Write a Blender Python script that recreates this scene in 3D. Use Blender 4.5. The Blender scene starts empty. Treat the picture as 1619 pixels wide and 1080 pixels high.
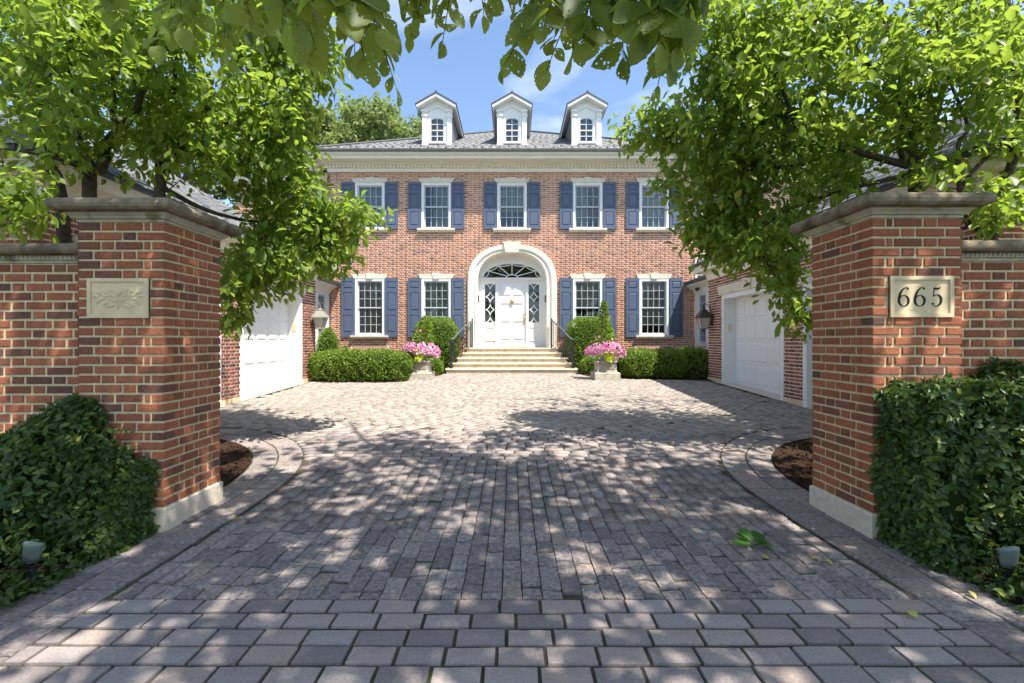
import bpy, math, random
import numpy as np
from mathutils import Vector, Matrix
random.seed(7); RNG = np.random.default_rng(7)
R = math.radians; PI = math.pi
scene = bpy.context.scene
COL = scene.collection

# ------------------------------------------------------------------ camera, sky, sun, exposure
CAMZ = 1.35; FPX = 687.0                     # eye height, focal length in photo pixels (1619 wide)
cd = bpy.data.cameras.new('camera'); cam = bpy.data.objects.new('camera', cd); COL.objects.link(cam)
cam.location = (0, 0, CAMZ); cam.rotation_euler = (R(90), 0, 0)
cd.sensor_width = 36; cd.lens = 36*FPX/1619; cd.clip_start = 0.05; cd.clip_end = 2000
scene.camera = cam
SUN = Vector((0.37, -0.365, 1.0)).normalized()          # direction towards the sun
ELEV = math.asin(SUN.z); AZ = math.atan2(SUN.x, SUN.y)
w = bpy.data.worlds.new('World'); scene.world = w; w.use_nodes = True
nt = w.node_tree; nt.nodes.clear()
sky = nt.nodes.new('ShaderNodeTexSky'); sky.sky_type = 'NISHITA'; sky.sun_disc = False
sky.sun_elevation = ELEV; sky.sun_rotation = AZ; sky.air_density = 1.0; sky.dust_density = 0.6; sky.ozone_density = 2.0
bg = nt.nodes.new('ShaderNodeBackground'); bg.inputs['Strength'].default_value = 0.135
wo = nt.nodes.new('ShaderNodeOutputWorld')
# thin cirrus: one even noise over the whole sky
tc = nt.nodes.new('ShaderNodeTexCoord'); mp = nt.nodes.new('ShaderNodeMapping'); mp.inputs['Scale'].default_value = (1.2, 2.0, 6.0)
cn = nt.nodes.new('ShaderNodeTexNoise'); cn.inputs['Scale'].default_value = 1.6; cn.inputs['Detail'].default_value = 6; cn.inputs['Distortion'].default_value = 0.6
cr = nt.nodes.new('ShaderNodeValToRGB'); cr.color_ramp.elements[0].position = 0.47; cr.color_ramp.elements[1].position = 0.85
cr.color_ramp.elements[1].color = (0.5, 0.5, 0.5, 1)
mx = nt.nodes.new('ShaderNodeMix'); mx.data_type = 'RGBA'; mx.inputs[7].default_value = (6.5, 6.7, 7.0, 1)
L = nt.links.new
L(tc.outputs['Generated'], mp.inputs['Vector']); L(mp.outputs['Vector'], cn.inputs['Vector']); L(cn.outputs['Fac'], cr.inputs['Fac'])
L(cr.outputs['Color'], mx.inputs[0]); L(sky.outputs['Color'], mx.inputs[6]); L(mx.outputs[2], bg.inputs['Color']); L(bg.outputs['Background'], wo.inputs['Surface'])
sl = bpy.data.lights.new('sun', 'SUN'); sl.energy = 4.6; sl.angle = R(0.53); sl.color = (1.0, 0.95, 0.87)
so = bpy.data.objects.new('sun', sl); COL.objects.link(so); so.location = (0, 0, 40)
so.rotation_euler = (-SUN).to_track_quat('-Z', 'Y').to_euler()
scene.view_settings.view_transform = 'Standard'; scene.view_settings.look = 'None'
scene.view_settings.exposure = 1.15; scene.view_settings.gamma = 1.0
scene.cycles.use_denoising = True
scene.cycles.max_bounces = 10; scene.cycles.diffuse_bounces = 6; scene.cycles.transparent_max_bounces = 16; scene.cycles.transmission_bounces = 4
scene.cycles.caustics_reflective = False; scene.cycles.caustics_refractive = False

def PX(px, py, Y): return Vector(((px-809.5)*Y/FPX, Y, CAMZ-(py-540)*Y/FPX))
def gz(Y): return 0.33*min(1.0, max(0.0, (Y-3.6)/7.9))
def gslope(Y): return 0.33/7.9 if 3.6 < Y < 11.5 else 0.0

# ------------------------------------------------------------------ materials
MATS = {}
def mat(name, col, rough=0.7, spec=0.3, var=0.0, nscale=8.0, col2=None, bump=0.0, bscale=60.0, rnd=None, ramp=None, metal=0.0, coat=0.0, stain=None):
    """Principled material: base colour varied by noise; rnd='obj'|'attr' picks from ramp by object / attribute."""
    if name in MATS: return MATS[name]
    m = bpy.data.materials.new(name); m.use_nodes = True; n = m.node_tree.nodes; l = m.node_tree.links.new
    b = n['Principled BSDF']; b.inputs['Roughness'].default_value = rough; b.inputs['Specular IOR Level'].default_value = spec
    b.inputs['Metallic'].default_value = metal
    if coat: b.inputs['Coat Weight'].default_value = coat
    geo = n.new('ShaderNodeNewGeometry')
    cur = None
    if ramp:
        r = n.new('ShaderNodeValToRGB'); r.color_ramp.interpolation = 'LINEAR'
        while len(r.color_ramp.elements) < len(ramp): r.color_ramp.elements.new(0.5)
        for e, (p, c) in zip(r.color_ramp.elements, ramp): e.position = p; e.color = (*c, 1)
        if rnd == 'obj':
            oi = n.new('ShaderNodeObjectInfo'); l(oi.outputs['Random'], r.inputs['Fac'])
        else:
            at = n.new('ShaderNodeAttribute'); at.attribute_name = 'rnd'; l(at.outputs['Fac'], r.inputs['Fac'])
        cur = r.outputs['Color']
    if var > 0:
        t = n.new('ShaderNodeTexNoise'); t.inputs['Scale'].default_value = nscale; t.inputs['Detail'].default_value = 5; t.inputs['Roughness'].default_value = 0.6
        l(geo.outputs['Position'], t.inputs['Vector'])
        mr = n.new('ShaderNodeMapRange'); mr.inputs['From Min'].default_value = 0.3; mr.inputs['From Max'].default_value = 0.7
        mr.inputs['To Min'].default_value = 1-var; mr.inputs['To Max'].default_value = 1+var; l(t.outputs['Fac'], mr.inputs['Value'])
        mxx = n.new('ShaderNodeMix'); mxx.data_type = 'RGBA'; mxx.blend_type = 'MULTIPLY'; mxx.inputs[0].default_value = 1
        if cur is not None: l(cur, mxx.inputs[6])
        else: mxx.inputs[6].default_value = (*col, 1)
        l(mr.outputs['Result'], mxx.inputs[7]); cur = mxx.outputs[2]
    if stain:                                   # (colour, scale, threshold): blotches with a shape of their own
        t2 = n.new('ShaderNodeTexNoise'); t2.inputs['Scale'].default_value = stain[1]; t2.inputs['Detail'].default_value = 6
        l(geo.outputs['Position'], t2.inputs['Vector'])
        r2 = n.new('ShaderNodeMapRange'); r2.inputs['From Min'].default_value = stain[2]; r2.inputs['From Max'].default_value = stain[2]+0.15; l(t2.outputs['Fac'], r2.inputs['Value'])
        m2 = n.new('ShaderNodeMix'); m2.data_type = 'RGBA'; l(r2.outputs['Result'], m2.inputs[0])
        if cur is not None: l(cur, m2.inputs[6])
        else: m2.inputs[6].default_value = (*col, 1)
        m2.inputs[7].default_value = (*stain[0], 1); cur = m2.outputs[2]
    if cur is not None: l(cur, b.inputs['Base Color'])
    else: b.inputs['Base Color'].default_value = (*col, 1)
    if bump > 0:
        t3 = n.new('ShaderNodeTexNoise'); t3.inputs['Scale'].default_value = bscale; t3.inputs['Detail'].default_value = 6; t3.inputs['Roughness'].default_value = 0.65
        l(geo.outputs['Position'], t3.inputs['Vector'])
        bp = n.new('ShaderNodeBump'); bp.inputs['Strength'].default_value = min(1, bump); bp.inputs['Distance'].default_value = 0.01*max(1, bump)
        l(t3.outputs['Fac'], bp.inputs['Height']); l(bp.outputs['Normal'], b.inputs['Normal'])
    MATS[name] = m; return m

def leafmat(name, ramp, trans=(0.25, 0.42, 0.03), tw=0.4, rough=0.42, spec=0.4, holes=False):
    m = bpy.data.materials.new(name); m.use_nodes = True; n = m.node_tree.nodes; l = m.node_tree.links.new
    b = n['Principled BSDF']; b.inputs['Roughness'].default_value = rough; b.inputs['Specular IOR Level'].default_value = spec
    at = n.new('ShaderNodeAttribute'); at.attribute_name = 'rnd'
    r = n.new('ShaderNodeValToRGB')
    while len(r.color_ramp.elements) < len(ramp): r.color_ramp.elements.new(0.5)
    for e, (p, c) in zip(r.color_ramp.elements, ramp): e.position = p; e.color = (*c, 1)
    l(at.outputs['Fac'], r.inputs['Fac']); l(r.outputs['Color'], b.inputs['Base Color'])
    t = n.new('ShaderNodeBsdfTranslucent')
    mm = n.new('ShaderNodeMix'); mm.data_type = 'RGBA'; mm.blend_type = 'MIX'; mm.inputs[0].default_value = 0.8
    l(r.outputs['Color'], mm.inputs[6]); mm.inputs[7].default_value = (*trans, 1); l(mm.outputs[2], t.inputs['Color'])
    ms = n.new('ShaderNodeMixShader'); ms.inputs[0].default_value = tw
    l(b.outputs['BSDF'], ms.inputs[1]); l(t.outputs['BSDF'], ms.inputs[2])
    out = n['Material Output']; last = ms
    if holes:                                                   # insect-eaten holes in the leaf blades
        g = n.new('ShaderNodeNewGeometry'); v = n.new('ShaderNodeTexVoronoi'); v.inputs['Scale'].default_value = 62
        l(g.outputs['Position'], v.inputs['Vector'])
        sx = n.new('ShaderNodeSeparateColor'); l(v.outputs['Color'], sx.inputs['Color'])
        ml = n.new('ShaderNodeMath'); ml.operation = 'MULTIPLY'; ml.inputs[1].default_value = 0.30; l(sx.outputs['Red'], ml.inputs[0])
        lt = n.new('ShaderNodeMath'); lt.operation = 'LESS_THAN'; l(v.outputs['Distance'], lt.inputs[0]); l(ml.outputs[0], lt.inputs[1])
        tr = n.new('ShaderNodeBsdfTransparent'); m3 = n.new('ShaderNodeMixShader')
        l(lt.outputs[0], m3.inputs[0]); l(ms.outputs[0], m3.inputs[1]); l(tr.outputs[0], m3.inputs[2]); last = m3
    l(last.outputs[0], out.inputs['Surface'])
    MATS[name] = m; return m

BRICK_RAMP = [(0.0, (0.14, 0.075, 0.060)), (0.12, (0.23, 0.090, 0.056)), (0.35, (0.33, 0.115, 0.060)), (0.7, (0.42, 0.150, 0.072)), (1.0, (0.36, 0.118, 0.068))]
HB_RAMP = [(0.0, (0.19, 0.098, 0.068)), (0.2, (0.36, 0.155, 0.090)), (0.7, (0.48, 0.212, 0.122)), (1.0, (0.54, 0.26, 0.16))]
M_brick_o = mat('pier_brick', None, 0.85, 0.2, var=0.30, nscale=70, stain=((0.17, 0.11, 0.05), 2.3, 0.62), ramp=BRICK_RAMP, rnd='obj', bump=0.9, bscale=160)
M_brick_a = mat('wall_brick', None, 0.85, 0.2, var=0.28, nscale=70, ramp=BRICK_RAMP, rnd='attr', bump=0.9, bscale=160)
M_hbrick = mat('house_brick', None, 0.85, 0.2, var=0.15, nscale=12, ramp=HB_RAMP, rnd='attr')
M_mortar = mat('mortar', (0.70, 0.57, 0.34), 0.95, 0.1, var=0.15, nscale=20, bump=0.7, bscale=220)
M_hmortar = mat('house_mortar', (0.76, 0.65, 0.52), 0.95, 0.1, var=0.1, nscale=10)
M_cap = mat('weathered_capstone', (0.27, 0.215, 0.145), 0.95, 0.1, var=0.35, nscale=14, bump=1.0, bscale=130, stain=((0.11, 0.09, 0.058), 5.0, 0.55))
M_trim = mat('trim_limestone', (0.68, 0.62, 0.50), 0.9, 0.15, var=0.12, nscale=9, bump=0.3, bscale=150, stain=((0.42, 0.38, 0.30), 3.0, 0.6))
M_lime = mat('limestone', (0.72, 0.57, 0.36), 0.9, 0.15, var=0.15, nscale=9, bump=0.4, bscale=150)
M_limestain = mat('limestone_bed_mould', (0.46, 0.42, 0.31), 0.9, 0.15, var=0.2, nscale=9, bump=0.4, bscale=150, stain=((0.17, 0.16, 0.08), 7.0, 0.58))
M_plinth = mat('pale_plinth', (0.62, 0.53, 0.41), 0.85, 0.2, var=0.15, nscale=25, bump=0.3, bscale=200)
M_white = mat('white_paint', (0.78, 0.78, 0.76), 0.45, 0.35, var=0.03, nscale=5)
M_cream = mat('cream_paint', (0.80, 0.77, 0.68), 0.5, 0.3, var=0.04, nscale=4)
M_sash = mat('sash_paint', (0.52, 0.56, 0.58), 0.45, 0.3)
M_blue = mat('blue_shutter_paint', (0.088, 0.113, 0.172), 0.5, 0.35, var=0.08, nscale=6)
M_slate = mat('slate', None, 0.6, 0.4, var=0.2, nscale=15, rnd='attr', ramp=[(0, (0.13, 0.135, 0.14)), (0.5, (0.175, 0.175, 0.175)), (1, (0.225, 0.22, 0.21))])
M_slateflat = mat('slate_underlay', (0.12, 0.12, 0.12), 0.8, 0.2)
M_gutter = mat('dark_gutter', (0.055, 0.06, 0.055), 0.5, 0.4, var=0.2, nscale=8)
M_iron = mat('black_iron', (0.018, 0.018, 0.02), 0.38, 0.5)
M_brass = mat('brass', (0.62, 0.47, 0.20), 0.35, 0.5, metal=0.8)
M_step = mat('buff_stone_step', (0.54, 0.46, 0.34), 0.9, 0.15, var=0.2, nscale=6, bump=0.3, bscale=80)
M_urn = mat('weathered_urn_stone', (0.45, 0.41, 0.34), 0.95, 0.1, var=0.25, nscale=10, bump=0.5, bscale=90, stain=((0.16, 0.15, 0.12), 9.0, 0.58))
PAV = [(0, (0.205, 0.175, 0.165)), (0.4, (0.295, 0.250, 0.230)), (0.75, (0.345, 0.295, 0.268)), (1, (0.35, 0.27, 0.23))]
M_pav_s = mat('smooth_paver', None, 0.85, 0.2, var=0.22, nscale=90, ramp=PAV, rnd='obj', bump=0.5, bscale=300)
M_pav_r = mat('split_face_paver', None, 0.88, 0.2, var=0.42, nscale=38, ramp=PAV, rnd='obj', bump=2.2, bscale=55)
M_pav_sa = mat('smooth_paver_field', None, 0.85, 0.2, var=0.22, nscale=90, ramp=PAV, rnd='attr', bump=0.5, bscale=300)
M_pav_ra = mat('split_face_paver_field', None, 0.88, 0.2, var=0.38, nscale=38, ramp=PAV, rnd='attr', bump=2.2, bscale=55)
PAVY = [(0, (0.28, 0.245, 0.21)), (0.5, (0.365, 0.32, 0.275)), (1, (0.41, 0.345, 0.295))]  # lighter paver tones for the court, part of its sunlight put into colour
M_pav_c = mat('courtyard_paver', None, 0.9, 0.15, var=0.25, nscale=30, ramp=PAVY, rnd='attr', bump=1.2, bscale=60)
M_joint = mat('paver_joint_soil', (0.075, 0.066, 0.048), 1.0, 0.05, var=0.5, nscale=6, stain=((0.055, 0.075, 0.025), 2.2, 0.50))
M_mulch = mat('bark_mulch', (0.055, 0.032, 0.022), 1.0, 0.05, var=0.6, nscale=45, bump=2.5, bscale=50)
M_ground = mat('ground_soil_grass', (0.06, 0.075, 0.03), 1.0, 0.05, var=0.4, nscale=2.0)
M_bark = mat('bark', (0.085, 0.068, 0.05), 0.95, 0.1, var=0.4, nscale=25, bump=1.5, bscale=60)
M_twig = mat('twig', (0.06, 0.042, 0.028), 0.9, 0.15)
M_dark = mat('dark_interior', (0.02, 0.02, 0.02), 0.9, 0.1)
M_blind = mat('interior_shade', (0.55, 0.53, 0.47), 0.9, 0.1, var=0.12, nscale=3)
M_curtain = mat('interior_curtain', (0.36, 0.40, 0.33), 0.9, 0.1, var=0.2, nscale=3)
M_mat = mat('doormat_coir', (0.35, 0.25, 0.13), 1.0, 0.05, var=0.2, nscale=60)
M_black = mat('engraved_black', (0.012, 0.012, 0.014), 0.7, 0.2)
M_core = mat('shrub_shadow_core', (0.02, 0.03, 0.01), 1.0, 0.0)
M_frost = mat('frosted_lamp_glass', (0.13, 0.16, 0.13), 0.3, 0.5)
M_lampglass = mat('lantern_glass', (0.42, 0.42, 0.38), 0.25, 0.5)
G_RAMP = [(0, (0.070, 0.125, 0.020)), (0.45, (0.135, 0.205, 0.030)), (0.85, (0.21, 0.275, 0.042)), (1.0, (0.40, 0.32, 0.06))]
M_leafL = leafmat('tree_leaf', G_RAMP, (0.46, 0.62, 0.07), 0.5)
M_leafS = leafmat('overhang_leaf', [(0, (0.050, 0.090, 0.018)), (0.5, (0.105, 0.165, 0.028)), (1, (0.19, 0.22, 0.042))], (0.54, 0.66, 0.09), 0.58, rough=0.5, holes=True)
M_leafB = leafmat('background_leaf', [(0, (0.09, 0.14, 0.05)), (0.5, (0.18, 0.24, 0.09)), (1, (0.32, 0.36, 0.18))], (0.4, 0.5, 0.12), 0.35, rough=0.6)
M_ivy = leafmat('ivy_leaf', [(0, (0.020, 0.042, 0.010)), (0.55, (0.055, 0.100, 0.020)), (0.9, (0.125, 0.180, 0.034)), (1, (0.24, 0.25, 0.05))], (0.2, 0.32, 0.03), 0.25, rough=0.4, spec=0.32)
M_box = leafmat('boxwood_leaf', [(0, (0.07, 0.15, 0.018)), (0.6, (0.16, 0.28, 0.032)), (1, (0.28, 0.38, 0.055))], (0.4, 0.55, 0.04), 0.3, rough=0.45)
M_yew = leafmat('yew_leaf', [(0, (0.06, 0.13, 0.018)), (0.6, (0.17, 0.27, 0.03)), (0.95, (0.31, 0.39, 0.05)), (1, (0.24, 0.14, 0.05))], (0.35, 0.5, 0.04), 0.3, rough=0.5)
M_pink = leafmat('petunia_petal', [(0, (0.66, 0.16, 0.36)), (0.5, (0.80, 0.36, 0.55)), (1, (0.85, 0.66, 0.74))], (0.8, 0.35, 0.6), 0.3, rough=0.7, spec=0.1)
M_blush = leafmat('blush_petal', [(0, (0.70, 0.32, 0.30)), (1, (0.80, 0.55, 0.48))], (0.8, 0.5, 0.4), 0.3, rough=0.7, spec=0.1)
M_lime_leaf = leafmat('lime_trailing_leaf', [(0, (0.40, 0.50, 0.03)), (1, (0.60, 0.65, 0.05))], (0.6, 0.7, 0.05), 0.35)
M_yellow = leafmat('yellow_leaf', [(0, (0.5, 0.36, 0.06)), (1, (0.62, 0.55, 0.15))], (0.6, 0.5, 0.1), 0.2)
def glassmat():
    m = bpy.data.materials.new('window_glass'); m.use_nodes = True; n = m.node_tree.nodes; l = m.node_tree.links.new
    n.remove(n['Principled BSDF'])
    t = n.new('ShaderNodeBsdfTransparent'); t.inputs['Color'].default_value = (0.86, 0.89, 0.88, 1)
    g = n.new('ShaderNodeBsdfGlossy'); g.inputs['Roughness'].default_value = 0.03; g.inputs['Color'].default_value = (0.9, 0.95, 1, 1)
    f = n.new('ShaderNodeFresnel'); f.inputs['IOR'].default_value = 1.5
    x = n.new('ShaderNodeMixShader'); l(f.outputs[0], x.inputs[0]); l(t.outputs[0], x.inputs[1]); l(g.outputs[0], x.inputs[2])
    l(x.outputs[0], n['Material Output'].inputs['Surface']); return m
M_glass = glassmat()

# ------------------------------------------------------------------ object helpers
def tag(o, label, cat, group=None):
    o['label'] = label; o['category'] = cat
    if group: o['group'] = group
    return o
def thing(name, label, cat, loc=(0, 0, 0), group=None):
    o = bpy.data.objects.new(name, None); COL.objects.link(o); o.location = loc; o.empty_display_size = 0.2
    return tag(o, label, cat, group)
def world_off(parent):
    v = Vector((0, 0, 0)); p = parent
    while p is not None: v = v + p.location; p = p.parent
    return v
def link(name, me, parent=None, loc=(0, 0, 0), rot=None):
    o = bpy.data.objects.new(name, me); COL.objects.link(o); o.parent = parent; o.location = loc
    if rot is not None: o.rotation_euler = rot
    return o
class MB:
    """collects simple shapes; build() links them as one mesh object (coordinates are world unless local=True)"""
    def __init__(s): s.v = []; s.f = []
    def add(s, vs, fs):
        o = len(s.v); s.v += [tuple(p) for p in vs]; s.f += [tuple(i+o for i in f) for f in fs]; return s
    def box(s, x0, x1, y0, y1, z0, z1):
        if x0 > x1: x0, x1 = x1, x0
        if y0 > y1: y0, y1 = y1, y0
        return s.add([(x0,y0,z0),(x1,y0,z0),(x1,y1,z0),(x0,y1,z0),(x0,y0,z1),(x1,y0,z1),(x1,y1,z1),(x0,y1,z1)],
                     [(0,3,2,1),(4,5,6,7),(0,1,5,4),(1,2,6,5),(2,3,7,6),(3,0,4,7)])
    def rbox(s, x0, x1, y0, y1, z0, z1, b):          # box with chamfered vertical + top edges
        P = []
        for (z, i) in ((z0, 0), (z1-b, 0), (z1, b)):
            P += [(x0+i,y0+i,z),(x1-i,y0+i,z),(x1-i,y1-i,z),(x0+i,y1-i,z)]
        return s.add(P, [(0,3,2,1),(8,9,10,11)]+[(k*4+i, k*4+(i+1)%4, k*4+4+(i+1)%4, k*4+4+i) for k in (0,1) for i in range(4)])
    def poly(s, pts, thick, axis=1):                 # polygon extruded along axis
        n = len(pts); q = [list(p) for p in pts]
        for p in q: p[axis] += thick
        return s.add(list(pts)+[tuple(p) for p in q], [tuple(range(n)), tuple(range(2*n-1, n-1, -1))]+[(i, i+n, (i+1) % n+n, (i+1) % n) for i in range(n)])
    def tube(s, pts, rad, n=6):
        pts = [Vector(p) for p in pts]; m = len(pts); base = len(s.v)
        if not hasattr(rad, '__len__'): rad = [rad]*m
        up = Vector((0.13, 0.31, 0.94))
        for i, p in enumerate(pts):
            t = (pts[min(i+1, m-1)]-pts[max(i-1, 0)]).normalized()
            a = t.cross(up);
            if a.length < 0.05: a = t.cross(Vector((1, 0, 0)))
            a.normalize(); b = t.cross(a)
            for k in range(n):
                an = 2*PI*k/n; s.v.append(tuple(p+(a*math.cos(an)+b*math.sin(an))*rad[i]))
        for i in range(m-1):
            for k in range(n):
                s.f.append((base+i*n+k, base+i*n+(k+1) % n, base+(i+1)*n+(k+1) % n, base+(i+1)*n+k))
        s.f.append(tuple(base+k for k in range(n))); s.f.append(tuple(base+(m-1)*n+k for k in range(n)))
        return s
    def lathe(s, prof, c=(0, 0, 0), n=24):
        base = len(s.v)
        for r, z in prof:
            for k in range(n):
                a = 2*PI*k/n; s.v.append((c[0]+r*math.cos(a), c[1]+r*math.sin(a), c[2]+z))
        for i in range(len(prof)-1):
            for k in range(n):
                s.f.append((base+i*n+k, base+i*n+(k+1) % n, base+(i+1)*n+(k+1) % n, base+(i+1)*n+k))
        return s
    def mesh(s, name, mat):
        me = bpy.data.meshes.new(name); me.from_pydata(s.v, [], s.f); me.materials.append(mat); me.validate(); me.update(); return me
    def build(s, name, mat, parent=None, smooth=False, local=False, loc=None):
        if not local and parent is not None:
            o = world_off(parent); s.v = [(x-o.x, y-o.y, z-o.z) for x, y, z in s.v]
        me = s.mesh(name, mat)
        if smooth: me.polygons.foreach_set('use_smooth', [True]*len(me.polygons))
        return link(name, me, parent, loc or (0, 0, 0))
def fast_mesh(name, V, F, mat, rnd=None, smooth=False):
    """numpy mesh: V (n,3), F (m,k)"""
    V = np.asarray(V, dtype=np.float32); F = np.asarray(F, dtype=np.int32); m, k = F.shape
    me = bpy.data.meshes.new(name); me.vertices.add(len(V)); me.vertices.foreach_set('co', V.ravel())
    me.loops.add(m*k); me.loops.foreach_set('vertex_index', F.ravel())
    me.polygons.add(m); me.polygons.foreach_set('loop_start', np.arange(0, m*k, k, dtype=np.int32)); me.polygons.foreach_set('loop_total', np.full(m, k, dtype=np.int32))
    if smooth: me.polygons.foreach_set('use_smooth', np.ones(m, dtype=bool))
    if rnd is not None:
        a = me.attributes.new('rnd', 'FLOAT', 'POINT'); a.data.foreach_set('value', np.asarray(rnd, dtype=np.float32))
    me.materials.append(mat); me.update(); me.validate(); return me
def copy_tree(o, parent=None):
    c = o.copy(); COL.objects.link(c); c.parent = parent
    for ch in list(o.children): copy_tree(ch, c)
    return c

# boxes with a chamfered face, many at once.  each row: origin corner frame given by centre c, half sizes, axes
BOXV = np.array([[-1,-1,-1],[1,-1,-1],[1,1,-1],[-1,1,-1],[-1,-1,1],[1,-1,1],[1,1,1],[-1,1,1]], dtype=np.float32)
BOXF = np.array([[0,1,5,4],[1,2,6,5],[2,3,7,6],[3,0,4,7],[4,5,6,7]])
def many_boxes(name, C, H, U, Vv, N, mat, rnd, jitter=0.0):
    """C centres (n,3) of the outer face; H (n,3) half length / half height / depth; axes U, V, outward normal N (3,)"""
    C = np.asarray(C, dtype=np.float32); H = np.asarray(H, dtype=np.float32); n = len(C)
    U = np.broadcast_to(np.asarray(U, dtype=np.float32), (n, 3)); Vv = np.broadcast_to(np.asarray(Vv, dtype=np.float32), (n, 3)); N = np.broadcast_to(np.asarray(N, dtype=np.float32), (n, 3))
    b = 0.004
    pts = []
    for (su, sv) in ((-1,-1),(1,-1),(1,1),(-1,1)):
        pts.append(C+U*(su*H[:, :1])+Vv*(sv*H[:, 1:2])-N*H[:, 2:3])
    for (su, sv) in ((-1,-1),(1,-1),(1,1),(-1,1)):
        j = RNG.uniform(-jitter, jitter, (n, 1)) if jitter else 0
        pts.append(C+U*(su*(H[:, :1]-b))+Vv*(sv*(H[:, 1:2]-b))+N*j)
    V = np.stack(pts, 1).reshape(-1, 3)
    F = (BOXF[None]+(np.arange(n)*8)[:, None, None]).reshape(-1, 4)
    return fast_mesh(name, V, F, mat, np.repeat(rnd, 8))

# Flemish bond courses over a rectangle; yields (u0,u1,v0,v1)
COURSE = 0.0677; J = 0.016
def flemish(u0, u1, v0, v1, start=0, course=COURSE, j=J):
    out = []; k = start; v = v0
    while v+course*0.6 <= v1+1e-6:
        top = min(v+course-j, v1); u = u0; i = 0
        S, Hd, Q = 0.204-j, 0.102-j, 0.052-j
        seq = [S, Hd] if k % 2 == 0 else [Hd, Q, S, Hd]
        while u < u1-0.02:
            if k % 2 == 0: ln = S if i % 2 == 0 else Hd
            else: ln = Hd if i == 0 else Q if i == 1 else (S if i % 2 == 0 else Hd)
            e = min(u+ln, u1)
            if u1-e < 0.03: e = u1
            out.append((u, e, v, top, k)); u = e+j; i += 1
        v += course; k += 1
    return out
def wall_sheet(u0, u1, v0, v1, holes):
    """rectangles of a wall with rectangular holes"""
    us = sorted({u0, u1, *[max(u0, min(u1, h[i])) for h in holes for i in (0, 1)]}); vs = sorted({v0, v1, *[max(v0, min(v1, h[i])) for h in holes for i in (2, 3)]})
    out = []
    for a, b in zip(us, us[1:]):
        for c, d in zip(vs, vs[1:]):
            m, q = (a+b)/2, (c+d)/2
            if not any(h[0] < m < h[1] and h[2] < q < h[3] for h in holes): out.append((a, b, c, d))
    return out
def clip_bricks(bricks, holes):
    out = []
    for (a, b, c, d, k) in bricks:
        segs = [(a, b)]
        for h in holes:
            q = (c+d)/2
            if h[2]-0.005 < q < h[3]+0.005:
                ns = []
                for (p, r) in segs:
                    if r <= h[0] or p >= h[1]: ns.append((p, r)); continue
                    if p < h[0]: ns.append((p, h[0]))
                    if r > h[1]: ns.append((h[1], r))
                segs = ns
        out += [(p, r, c, d, k) for p, r in segs if r-p > 0.02]
    return out
def brick_face(root, part, bricks_name, O, U, N, u0, u1, v0, v1, holes=(), reveal=0.2, bm=None, mm=None, smooth_holes=None):
    """a brick wall part: mortar sheet with hole reveals + its brick courses in relief. O origin, U along, N outward"""
    O = Vector(O); U = Vector(U); N = Vector(N); Z = Vector((0, 0, 1)); off = world_off(root)
    mb = MB(); P = lambda u, v, d=0.0: O+U*u+Z*v+N*d-off
    for (a, b, c, d) in wall_sheet(u0, u1, v0, v1, list(holes)): mb.add([P(a, c), P(b, c), P(b, d), P(a, d)], [(0, 1, 2, 3)])
    for h in holes:
        if len(h) > 4: continue
        a, b, c, d = h[:4]
        for (p, q) in (((a, c), (a, d)), ((b, c), (b, d)), ((a, d), (b, d)), ((a, c), (b, c))):
            mb.add([P(*p), P(*q), P(*q, -reveal), P(*p, -reveal)], [(0, 1, 2, 3)])
    wall = mb.build(part, mm or M_hmortar, root, local=True)
    bl = clip_bricks(flemish(u0, u1, v0, v1), holes)
    C = [tuple(O+U*((a+b)/2)+Z*((c+d)/2)+N*0.009-off) for a, b, c, d, k in bl]
    H = [((b-a)/2, (d-c)/2, 0.015) for a, b, c, d, k in bl]
    me = many_boxes(bricks_name, C, H, tuple(U), (0, 0, 1), tuple(N), bm or M_hbrick, RNG.random(len(bl)), 0.002)
    o = link(bricks_name, me, wall); o['kind'] = 'stuff'
    return wall

# ------------------------------------------------------------------ leaves
LEAF = (np.array([[0,0,0],[.35,0,-.03],[.7,0,-.06],[1,0,-.14],[.28,.20,.04],[.66,.25,.02],[.28,-.20,.04],[.66,-.25,.02]], dtype=np.float32),
        np.array([[0,1,4],[1,5,4],[1,2,5],[2,3,5],[0,6,1],[1,6,7],[1,7,2],[2,7,3]]))
SLEAF = (np.array([[0,0,0],[.5,.24,.05],[1,0,-.05],[.5,-.24,.05],[.5,0,-.02]], dtype=np.float32), np.array([[0,4,1],[4,2,1],[0,3,4],[4,3,2]]))
_o = []
for k in range(15):                                   # round toothed leaf of the overhanging tree
    t = k/14; wv = 0.36*math.sin(PI*t**1.15)**0.75*(1 if k % 2 else 0.88); _o.append((t, wv))
_vv = [[t, 0, -0.12*t*t] for t, _ in _o]+[[t, x, 0.22*x-0.12*t*t] for t, x in _o]+[[t, -x, 0.22*x-0.12*t*t] for t, x in _o]
_ff = []
for k in range(14):
    _ff += [[k, k+1, 15+k+1], [k, 15+k+1, 15+k], [k, 30+k, 30+k+1], [k, 30+k+1, k+1]]
BLEAF = (np.array(_vv, dtype=np.float32), np.array(_ff))
PETAL = (np.array([[0,0,0]]+[[math.cos(2*PI*k/10)*(0.5 if k % 2 == 0 else 0.40), math.sin(2*PI*k/10)*(0.5 if k % 2 == 0 else 0.40), 0.18+0.03*(k % 2)] for k in range(10)], dtype=np.float32),
         np.array([[0, 1+k, 1+(k+1) % 10] for k in range(10)]))
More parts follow.
